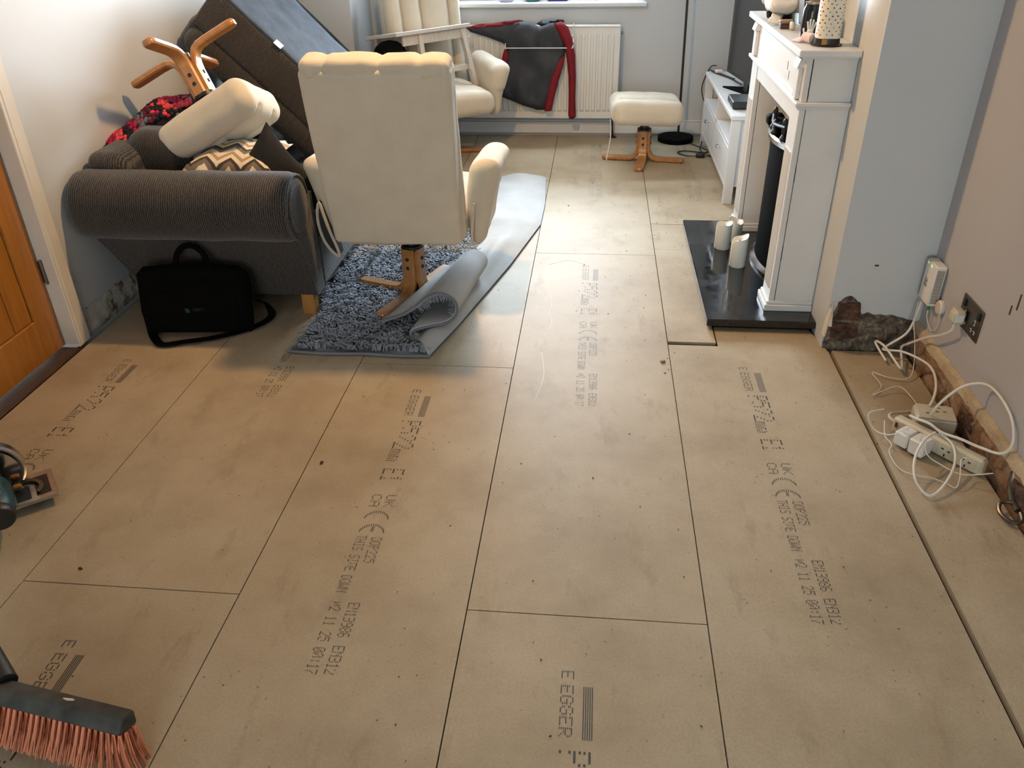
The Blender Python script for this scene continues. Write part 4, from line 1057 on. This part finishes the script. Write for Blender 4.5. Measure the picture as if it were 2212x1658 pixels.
# ================================================================== mantel shelf ornaments
MZ = 1.0705
o = thing('spotted_gift_bag', 'tall white card tube with black spots on a dark round base, end of mantel', 'ornament', (1.098, 3.225, MZ))
obj('round_base', MB().lathe([(.053, 0), (.055, .004), (.046, .008), (.044, .026), (.038, .028)], 32), 'black', o)
obj('gold_band', MB().box(-.026, -.011, -.0460, -.038, .007, .024), 'gold', o)
tubep = []
for k in range(32):
    t = 2*PI*k/32; c, s_ = math.cos(t), math.sin(t); q = (abs(c)**4+abs(s_)**4)**-.25; q = 1+(q-1)*.55
    tubep.append((.0425*c*q, .0425*s_*q))
bd = MB().prism(tubep, .026, .30); obj('card_tube', bd, 'dots', o, 30)
dt = MB(); rnd = random.Random(4)
for r in range(22):
    for k in range(13):
        t = 2*PI*(k+.5*(r % 2))/13+rnd.uniform(-.06, .06); c, s_ = math.cos(t), math.sin(t); q = (abs(c)**4+abs(s_)**4)**-.25; q = 1+(q-1)*.55
        p = V((.0430*c*q, .0430*s_*q, .040+r*.0122+rnd.uniform(-.002, .002))); t2 = V((-s_, c, 0)); n6 = 6; rr = rnd.uniform(.0016, .0027)
        dt.add([p+t2*rr*1.25*math.cos(2*PI*i/n6)+V((0, 0, rr*math.sin(2*PI*i/n6))) for i in range(n6)], [tuple(range(n6))])
obj('spot_print', dt, 'black', o)
o = thing('black_jar', 'glossy black bottle-necked jar on the mantel', 'jar', (1.078, 3.42, MZ))
MAT['gloss'] = plain('gloss_black', (.01, .011, .012, 1), .15, .05)
obj('jar_body', MB().lathe([(.028, 0), (.034, .004), (.034, .090), (.032, .101), (.028, .110), (.027, .116)], 28), 'gloss', o); obj('jar_rim', MB().lathe([(.028, .116), (.030, .119), (.030, .123), (.025, .124)], 28), 'steel', o)
o = thing('ribbon_roll', 'small pale pink paper roll lying on the mantel', 'paper roll', (1.045, 3.275, MZ))
MRR = TR(0, 0, .0175) @ RZ(.5) @ RX(PI/2)
obj('roll', MB().lathe([(.004, -.022), (.0175, -.022), (.0175, .022), (.004, .022)], 20, M=MRR), 'pink', o); obj('loose_end', MB().rbox(.05, .042, .006, .002, 1, 6, fn=lambda q: V(q)+V((0, 0, .006*math.sin(q[0]*90))), M=TR(-.02, .03, .009) @ RZ(.5)), 'pink', o, 60)
o = thing('hand_ornament', 'little white hand-shaped ornament between the black jar and spotted tube', 'ornament', (1.058, 3.325, MZ))
obj('palm', MB().rbox(.022, .016, .04, .007, 2, 4, M=TR(0, 0, .02)), 'candle', o, 60)
for k, (dx, h) in enumerate(((-.009, .028), (-.003, .036), (.004, .034), (.010, .026))): obj('finger', MB().tube([(dx*.8, 0, .036), (dx*1.3, -.002, .038+h*.6), (dx*1.6, -.004, .038+h)], .0032, 8, 3), 'candle', o)
obj('thumb', MB().tube([(-.010, 0, .016), (-.022, -.002, .028), (-.026, -.004, .044)], .0034, 8, 3), 'candle', o)
o = thing('paper_bag', 'crumpled brown paper bag behind the black jar', 'bag', (1.135, 3.55, MZ))
obj('bag_paper', MB().rbox(.10, .12, .20, .012, 2, 10, fn=lambda q: wob(V((q[0]*(1-.2*(q[2]+.1)), q[1], q[2])), .014, 16, 3), M=TR(0, 0, .101)), 'paper', o, 20)
obj('bag_fold', MB().box(-.058, -.045, -.04, .06, .03, .15, .003, M=RY(-.12)), 'darkwood', o)
o = thing('wooden_trinket_box', 'small dark wooden box with cream lid edge on the mantel', 'box', (1.035, 3.66, MZ))
obj('box_body', MB().box(-.024, .024, -.022, .022, 0, .020, .003), 'darkwood', o); obj('box_lid', MB().box(-.027, .027, -.025, .025, .0205, .032, .004), 'paper', o); 
o = thing('white_pebble', 'small white pebble leaning on the wooden trinket box', 'pebble', (1.052, 3.612, MZ)); obj('pebble', MB().rbox(.020, .026, .030, .009, 3, 3, fn=lambda q: wob(q, .003, 50, 1), M=TR(0, 0, .0155)), 'candle', o, 60)
o = thing('dark_bowl', 'black bowl at the far end of the mantel holding white fabric', 'bowl', (1.065, 3.93, MZ))
obj('bowl', MB().lathe([(.045, 0), (.060, .01), (.064, .035), (.060, .036), (.05, .018)], 28), 'gloss', o)
o = thing('white_muslin', 'crumpled white muslin heaped over the dark bowl', 'cloth', (1.075, 3.91, MZ+.037))
obj('cloth_heap', MB().rbox(.17, .26, .065, .03, 4, 14, fn=lambda q: wob(V((q[0], q[1], q[2]*(1-.3*(q[1]/.13)**2))), .020, 16, 5), M=TR(.0, -.01, .034)), 'cloth', o, 60)
obj('cloth_tail', MB().rbox(.05, .16, .012, .005, 2, 10, fn=lambda q: wob(q, .010, 18, 2)+V((0, 0, .12*(q[1]+.08)-.02)), M=TR(-.05, -.10, .0) @ RZ(-.3)), 'cloth', o, 60)
o = thing('glass_vase', 'clear cut-glass vase among the fabric on the mantel', 'vase', (1.135, 3.80, MZ))
vs = []; fs = []; prof = [(.038, 0), (.045, .02), (.050, .10), (.062, .19), (.070, .24)]; n = 32
for r, z in prof:
    for k in range(n): q = 1+.05*math.cos(8*2*PI*k/n); vs.append((r*q*math.cos(2*PI*k/n), r*q*math.sin(2*PI*k/n), z))
for i in range(len(prof)-1):
    for k in range(n): fs.append((i*n+k, i*n+(k+1) % n, (i+1)*n+(k+1) % n, (i+1)*n+k))
fs.append(tuple(range(n))[::-1]); obj('vase_body', MB().add(vs, fs), 'vase', o, 40); obj('vase_rim', MB().tube([(.0735*math.cos(2*PI*k/24), .0735*math.sin(2*PI*k/24), .24) for k in range(24)], .003, 6, closed=True), 'vase', o)

# ================================================================== window sill things (only their feet are in the picture)
o = thing('lilac_pot', 'pale lilac pot standing on the window sill', 'pot', (-.385, 6.31, .915)); obj('pot', MB().lathe([(.045, 0), (.05, .005), (.06, .09), (.056, .09), (.046, .02)], 24), 'lilac', o); obj('pot_rim', MB().lathe([(.060, .088), (.064, .09), (.064, .10), (.056, .10)], 24), 'lilac', o)
o = thing('aqua_dish', 'aqua glass dish on the window sill', 'dish', (-.20, 6.33, .915)); obj('dish', MB().lathe([(.035, 0), (.05, .006), (.07, .03), (.066, .03), (.045, .01)], 24), 'aqua', o)
o = thing('indigo_box', 'indigo printed box lying on the window sill', 'box', (-.02, 6.33, .915)); obj('carton', MB().box(-.07, .07, -.03, .03, 0, .045, .003), 'indigo', o); obj('carton_flap', MB().box(-.068, .068, -.028, .028, .0455, .048), 'plas', o)

# ================================================================== router corner
o = thing('broadband_router', 'white wall-mounted broadband router with green lights by the chimney breast', 'router', (1.545, 2.845, .24))
bx = MB().box(-.043, -.002, -.048, .048, .004, .158, .006); rb = obj('router_case', bx, 'plas', o)
vt = MB()
for k in range(30): vt.box(-.036, -.010, -.0484, -.0478, .016+k*.0043, .0182+k*.0043)
obj('vent_slots', vt, 'satin', o)
ld = MB()
for (y, z) in ((.026, .147), (-.004, .1465), (-.010, .1435)): ld.box(-.0436, -.0428, y-.0022, y+.0022, z-.0022, z+.0022)
obj('status_light', ld, 'led', o)
lt = MB(); Xf = -.0434     # logo: an L enclosing "it"; +y is to the left on this face
def lb(y0, y1, z0, z1): lt.box(Xf, Xf+.0004, -y1, -y0, z0, z1)
lb(-.020, -.016, .068, .096); lb(-.020, .004, .064, .068); lb(-.012, -.0095, .071, .085); lb(-.012, -.0095, .0875, .090); lb(-.004, -.0012, .071, .094); lb(-.007, .0015, .084, .0865); lb(-.004, .0016, .071, .0732)
lo_ = obj('router_logo', lt, 'black', o); lo_['label'] = 'black Lit logo'
obj('fibre_plug', MB().box(-.026, -.016, -.022, -.014, -.022, .005, .002), 'green', o)
obj('fibre_lead', MB().tube([(-.021, -.018, -.020), (-.020, -.020, -.045), (-.014, -.035, -.072), (-.008, -.055, -.085), (-.008, -.085, -.070), (-.008, -.096, -.035), (-.010, -.096, .0)], .0017, 6, 6), 'cable', o)
o = thing('fibre_outlet', 'round white cable outlet on the wall below the router', 'cable outlet', (1.545, 2.765, .258))
obj('outlet_cap', MB().lathe([(.024, 0), (.026, .004), (.026, .013), (.020, .018)], 26, M=RY(-PI/2)), 'plas', o); obj('outlet_ridge', MB().lathe([(.0215, .016), (.0215, .0185), (.018, .0195)], 26, M=RY(-PI/2)), 'oldplas', o)
o = thing('wall_socket', 'double brushed-steel wall socket with one plug in it', 'socket', (1.545, 2.546, .325))
fpz = obj('face_plate', MB().box(-.006, 0, -.080, .080, -.055, .055, .002), 'satin', o)
for yc in (.038, -.042):
    sk = MB(); 
    for (dy, dz, hy, hz) in ((0, .0, .004, .010), (-.012, -.030, .006, .0055), (.012, -.030, .006, .0055)): sk.box(-.0072, -.0055, yc+dy-hy, yc+dy+hy, dz-hz, dz+hz, .001)
    obj('socket_insert', sk, 'plas', o); sl = MB()
    for (dy, dz, hy, hz) in ((0, .0, .002, .007), (-.012, -.030, .004, .003), (.012, -.030, .004, .003)): sl.box(-.0078, -.0070, yc+dy-hy, yc+dy+hy, dz-hz, dz+hz)
    obj('pin_slot', sl, 'black', o); obj('rocker_switch', MB().box(-.012, -.005, yc-.008+.018*(1 if yc > 0 else -1), yc+.008+.018*(1 if yc > 0 else -1), .018, .042, .002), 'black', o)
o = thing('mains_plug', 'white mains plug pushed into the left half of the wall socket', 'plug', (1.537, 2.584, .312))
obj('plug_body', MB().rbox(.040, .050, .050, .010, 2, 4, fn=lambda q: V((q[0], q[1]*(1-.25*(q[0] < -.01)), q[2]*(1-.2*(q[0] < -.01)))), M=TR(-.021, 0, 0)), 'oldplas', o, 40)
obj('fuse_cover', MB().box(-.036, -.008, -.0262, -.024, -.012, .014, .001), 'plas', o)
obj('mains_lead', MB().tube([(-.022, 0, -.024), (-.020, .010, -.06), (-.020, .08, -.115), (-.026, .16, -.165), (-.045, .245, -.235), (-.060, .27, -.268), (-.075, .20, -.290), (-.10, .14, -.285), (-.130, .25, -.255), (-.150, .30, -.262), (-.125, .22, -.300)], .0045, 8, 6), 'cable', o)

# extension block lying against the foot of the wall
bl_ = V((1.294, 2.338, 0)); br_ = V((1.487, 2.100, 0)); xd = (br_-bl_).normalized(); yd = V((-xd.y, xd.x, 0))
eb = thing('extension_block', 'dusty cream four-way extension block standing on edge on the floor', 'extension lead', M=frame(bl_, xd, yd, (0, 0, 1)))
Lx = (br_-bl_).length
obj('block_case', MB().box(0, Lx, .0, .034, 0, .058, .007), 'oldplas', eb)
for k in range(4):
    xc = .055+k*.067
    obj('socket_face', MB().box(xc-.027, xc+.027, -.0012, .002, .006, .052, .001), 'oldplas', eb)
    if k in (2, 3):
        pn_ = MB()
        for (dx, z, hx, hz) in ((0, .014, .0022, .0042), (-.010, .034, .0042, .0022), (.011, .032, .0042, .0022)): pn_.box(xc+dx-hx, xc+dx+hx, -.0022, -.001, z-hz, z+hz)
        obj('pin_slot', pn_, 'black', eb)
MAT['neon'] = plain('red_neon', S(120, 30, 20), .3); obj('neon_switch', MB().box(.012, .020, -.003, .001, .026, .042), 'neon', eb)
obj('block_lead', MB().tube([(0, .017, .03), (-.03, .03, .028), (-.045, .07, .02), (-.03, .13, .01), (.0, .22, .006), (.04, .33, .006), (.045, .45, .01), (.02, .55, .05), (.035, .57, .10)], .005, 8, 6), 'oldplas', eb)
for k, (xc, s) in enumerate(((.072, .048), (.128, .052))):
    pg = thing('usb_charger', ('left' if k == 0 else 'right')+' white cube charger plugged into the extension block', 'charger', M=frame(bl_+xd*xc, xd, yd, (0, 0, 1)))
    obj('charger_body', MB().box(-s/2, s/2, -.062-.006*k, -.012, .004, .004+s*1.05, .005), 'plas', pg); obj('charger_base', MB().rbox(.046, .014, .046, .006, 2, 2, M=TR(0, -.008, .030)), 'plas', pg)
    obj('charger_lead', MB().tube([(0, -.055, s+.004), (.01, -.050, s+.03), (-.02 if k == 0 else .05, -.09, .05), (-.08 if k == 0 else .10, -.085, .035), (-.12 if k == 0 else .16, -.07, .07 if k == 0 else .03), (-.10 if k == 0 else .22, -.02, .08 if k == 0 else .05)], .0018, 6, 6), 'cable', pg)
wbx = thing('surface_socket_box', 'dusty white surface-mounted double socket box lying by the wall', 'socket box', M=frame((1.372, 2.345, 0), V((.98, -.17, 0)).normalized(), V((.17, .98, 0)).normalized(), (0, 0, 1)))
obj('box_case', MB().box(0, .125, 0, .095, 0, .050, .006), 'oldplas', wbx); obj('box_lid', MB().box(.004, .121, .004, .091, .0505, .056, .003), 'oldplas', wbx)
pn_ = MB(); 
for (x, y) in ((.07, .07), (.062, .045), (.085, .05), (.03, .03)): pn_.box(x, x+.010, y, y+.004, .0562, .0566)
obj('pin_slot', pn_, 'black', wbx)
# cables: white loops lying between router and block
def cable(label, pts, r, mt_='cable', base=None):
    b0 = base or pts[0]; o = thing('white_cable', label, 'cable', b0, group='white cables behind the router')
    obj('cable', MB().tube([V(p)-V(b0) for p in pts], r, 8, 7), mt_, o, 60); return o
cable('white cable falling from the router and curling to the socket box', [(1.508, 2.86, .238), (1.500, 2.86, .16), (1.478, 2.85, .105), (1.425, 2.85, .055), (1.405, 2.83, .045), (1.455, 2.78, .065), (1.500, 2.69, .075), (1.500, 2.60, .085), (1.475, 2.50, .085), (1.450, 2.44, .070), (1.430, 2.41, .060)], .0045)
cable('thick white cable looping up against the grey wall', [(1.415, 2.35, .062), (1.430, 2.34, .12), (1.475, 2.33, .185), (1.520, 2.30, .215), (1.530, 2.22, .225), (1.532, 2.12, .205), (1.530, 2.07, .150), (1.515, 2.08, .105), (1.480, 2.14, .085), (1.440, 2.18, .085), (1.400, 2.22, .080), (1.375, 2.26, .085), (1.355, 2.30, .075), (1.345, 2.34, .062)], .0045)
cable('white cable ring lying in front of the extension block', [(1.400, 2.235, .070), (1.420, 2.17, .065), (1.405, 2.10, .040), (1.350, 2.02, .018), (1.300, 1.985, .010), (1.272, 2.03, .030), (1.285, 2.10, .060), (1.325, 2.16, .085), (1.375, 2.21, .085)], .0042)
cable('thin white wire straggling over the boards beside the block', [(1.275, 2.355, .030), (1.262, 2.29, .012), (1.268, 2.24, .012), (1.250, 2.20, .008), (1.258, 2.12, .005), (1.300, 2.09, .005), (1.340, 2.08, .005), (1.375, 2.055, .005), (1.395, 2.035, .006), (1.410, 2.06, .03), (1.425, 2.11, .055), (1.445, 2.115, .06)], .0017)
cable('thin white wire kinked on the boards below the router', [(1.500, 2.87, .23), (1.498, 2.85, .15), (1.505, 2.82, .09), (1.490, 2.74, .03), (1.455, 2.68, .008), (1.385, 2.69, .006), (1.340, 2.72, .006), (1.345, 2.62, .006), (1.300, 2.56, .006), (1.395, 2.60, .02), (1.420, 2.50, .02), (1.405, 2.43, .03)], .0017)
mk = thing('pipe_clip', 'bent grey metal clip at the foot of the right wall', 'metal clip', (1.505, 1.93, 0))
obj('strap', MB().tube([(.028, .09, .085), (.020, .07, .05), (.015, .03, .025), (.015, -.01, .02)], .009, 8, 4), 'satin', mk); obj('hook', MB().tube([(.012, .02, .028), (-.022, .02, .024), (-.034, -.015, .014), (-.016, -.050, .010), (.010, -.050, .014), (.018, -.02, .02)], .0065, 8, 5), 'satin', mk)

# ================================================================== circular saw (left edge)
sw = thing('circular_saw', 'teal circular saw with steel base plate lying at the left edge', 'power saw', (-1.425, 1.755, 0), math.radians(40))
pl2 = MB().box(-.14, .115, -.075, .085, .024, .028, .001); bp = obj('base_plate', pl2, 'steel', sw)
obj('plate_lip', MB().box(-.14, .115, -.078, -.074, .024, .036, .001), 'steel', sw); obj('plate_slot', MB().box(.060, .100, -.045, .060, .0282, .0288), 'black', sw); obj('plate_slot', MB().box(.005, .045, -.05, .02, .0282, .0288), 'black', sw)
obj('bevel_quadrant', MB().prism([(.03+.055*math.cos(t), .0+.055*math.sin(t)) for t in [i*PI/8 for i in range(-2, 7)]]+[(.03+.043*math.cos(t), .043*math.sin(t)) for t in [i*PI/8 for i in range(6, -3, -1)]], .029, .036), 'satin', sw)
gd = MB(); Mg = TR(-.040, .075, .085) @ RX(PI/2)
gd.lathe([(.03, -.020), (.092, -.020), (.097, -.015), (.097, .012), (.090, .018), (.03, .018)], 36, M=Mg); obj('blade_guard', gd, 'steel', sw)
obj('blade', MB().lathe([(.010, -.001), (.083, -.001), (.083, .001), (.010, .001)], 48, M=TR(-.040, .045, .085) @ RX(PI/2)), 'chrome', sw)
mt2 = MB(); mt2.lathe([(.02, 0), (.040, .004), (.044, .02), (.044, .12), (.040, .135), (.036, .150), (.02, .153)], 24, M=TR(-.035, -.02, .088) @ RX(PI/2)); obj('motor_housing', mt2, 'teal', sw)
obj('motor_cap', MB().lathe([(.037, 0), (.0385, .004), (.0385, .026), (.034, .032), (.02, .034)], 24, M=TR(-.035, -.167, .088) @ RX(PI/2)), 'black', sw)
obj('rating_plate', MB().box(-.030, -.016, -.135, -.075, .124, .1305), 'steel', sw)
obj('handle', MB().tube([(-.05, .0, .12), (-.07, .0, .17), (-.12, .0, .19), (-.19, .0, .17), (-.22, .0, .12), (-.20, .0, .07)], .017, 10, 4), 'teal', sw, 60)
obj('gear_case', MB().rbox(.10, .05, .085, .015, 2, 4, M=TR(-.06, .03, .075)), 'black', sw, 50); obj('wing_bolt', MB().box(.005, .030, .005, .022, .036, .050, .004), 'gold', sw)

# ================================================================== broom (bottom-left corner)
bx_ = V((-.985, 1.048, .0)); ex = V((-.640, .992, .0)); xd = (ex-bx_).normalized(); yd = V((-xd.y, xd.x, 0)); tl = math.radians(-24)
Mbr = frame(bx_, xd, yd, (0, 0, 1)) @ TR(0, 0, .088) @ RX(tl)
bm = thing('broom', 'broom head with salmon bristles and dusty dark plastic stock in the bottom left corner', 'broom', M=Mbr)
Lb = (ex-bx_).length
stk = MB().rbox(Lb+.10, .058, .038, .010, 2, 12, fn=lambda q: V((q[0], q[1]*(1-.25*(q[2] > 0)), q[2])), M=TR((Lb-.10)/2, 0, 0)); obj('broom_stock', stk, 'broomp', bm, 40)
dust = MB()
for (x, y, a_, b_) in ((.20, .0, .022, .008), (.255, .004, .012, .006), (.28, .002, .009, .004)): dust.puff([(x-a_, y), (x, y-b_), (x+a_, y+.002), (x+.2*a_, y+b_)], .0006, .006, .004, M=TR(0, 0, .0188))
obj('dust_patch', dust, 'cloth', bm)
obj('handle_socket', MB().tube([(.03, .01, .015), (-.02, .035, .035), (-.09, .07, .06)], lambda t: .024-.004*t, 14), 'black', bm, 60); obj('broom_handle', MB().tube([(-.06, .055, .05), (-.40, .225, .17), (-.95, .50, .36)], .0125, 12), 'steel', bm, 60)
rnd = random.Random(9)
def tuft(fan, ln, dx, dy):
    mb = MB()
    for k in range(16):
        a = 2*PI*k/16; r0 = .0034*math.sqrt(rnd.random()); x0_, y0_ = r0*math.cos(a), r0*math.sin(a)
        l_ = ln*rnd.uniform(.92, 1.04); ex_ = x0_*fan+dx+rnd.uniform(-.003, .003); ey_ = y0_*fan+dy+rnd.uniform(-.003, .003); w_ = .0011; t = rnd.uniform(0, PI); cx_, cy_ = w_*math.cos(t), w_*math.sin(t)
        mx, my = x0_*1.3+dx*.35, y0_*1.3+dy*.35
        mb.add([(x0_-cx_, y0_-cy_, 0), (x0_+cx_, y0_+cy_, 0), (mx+cx_, my+cy_, -l_*.5), (mx-cx_, my-cy_, -l_*.5), (ex_+cx_*.6, ey_+cy_*.6, -l_), (ex_-cx_*.6, ey_-cy_*.6, -l_)], [(0, 1, 2, 3), (3, 2, 4, 5)])
    mb.lathe([(.0038, 0), (.0034, -.012), (.0040, -.035), (.0028, -.045)], 8)
    return mb
meshes = {}
for r in range(4):
    for k in range(27):
        x = -.03+k*(Lb+.025)/26+.004*(r % 2); end = max(0, (k-22)/4)
        key = (r, 'e%d' % (k-22) if k > 22 else k % 4)
        if key not in meshes:
            o = obj('bristle_tuft', tuft(1.9, .082+.004*r, .004+.045*end, (-.020, -.008, .004, .012)[r]), 'bristle', bm, 80); meshes[key] = o.data
        else:
            o = bpy.data.objects.new('bristle_tuft', meshes[key]); COL.objects.link(o); o.parent = bm
        o.location = (x, (-.021, -.007, .007, .021)[r], -.017)

# ================================================================== loose bits on the boards
rnd = random.Random(21); db = MB()
for _ in range(420):
    x = rnd.uniform(-1.6, 1.45); y = rnd.uniform(.95, 5.9)
    if rnd.random() < .35: x, y = rnd.gauss(.62, .12), rnd.gauss(3.6, .8)
    s = rnd.uniform(.0007, .0022)*(1.8 if rnd.random() < .08 else 1); q = rnd.uniform(1, 2.2); a = rnd.uniform(0, PI); ca, sa = math.cos(a)*s*q, math.sin(a)*s*q
    db.add([(x-ca, y-sa, .0006), (x+sa*.5, y-ca*.5, .0006), (x+ca, y+sa, .0006), (x-sa*.5, y+ca*.5, .0006+s*.6), (x, y, .001+s)], [(0, 1, 4), (1, 2, 4), (2, 3, 4), (3, 0, 4)])
o = obj('floor_debris', db, 'debris', None, 30); o['kind'] = 'stuff'; tag(o, 'dark specks of grit scattered over the chipboard floor', 'debris')
for k, (x, y, s, lb_) in enumerate(((.572, 2.758, .011, 'pale wood chip by the end of the narrow hearth board'), (-.555, 2.02, .009, 'dark splinter near the marked board by the rug'), (-1.07, 1.50, .008, 'dark knot-like chip on the boards near the saw'))):
    tag(obj('wood_chip', MB().rbox(s*1.6, s, s*.6, s*.2, 1, 3, fn=lambda q: wob(q, s*.25, 90, k), M=TR(x, y, s*.3) @ RZ(k*1.1+.5)), 'chipw' if k == 0 else 'debris'), lb_, 'wood chip')
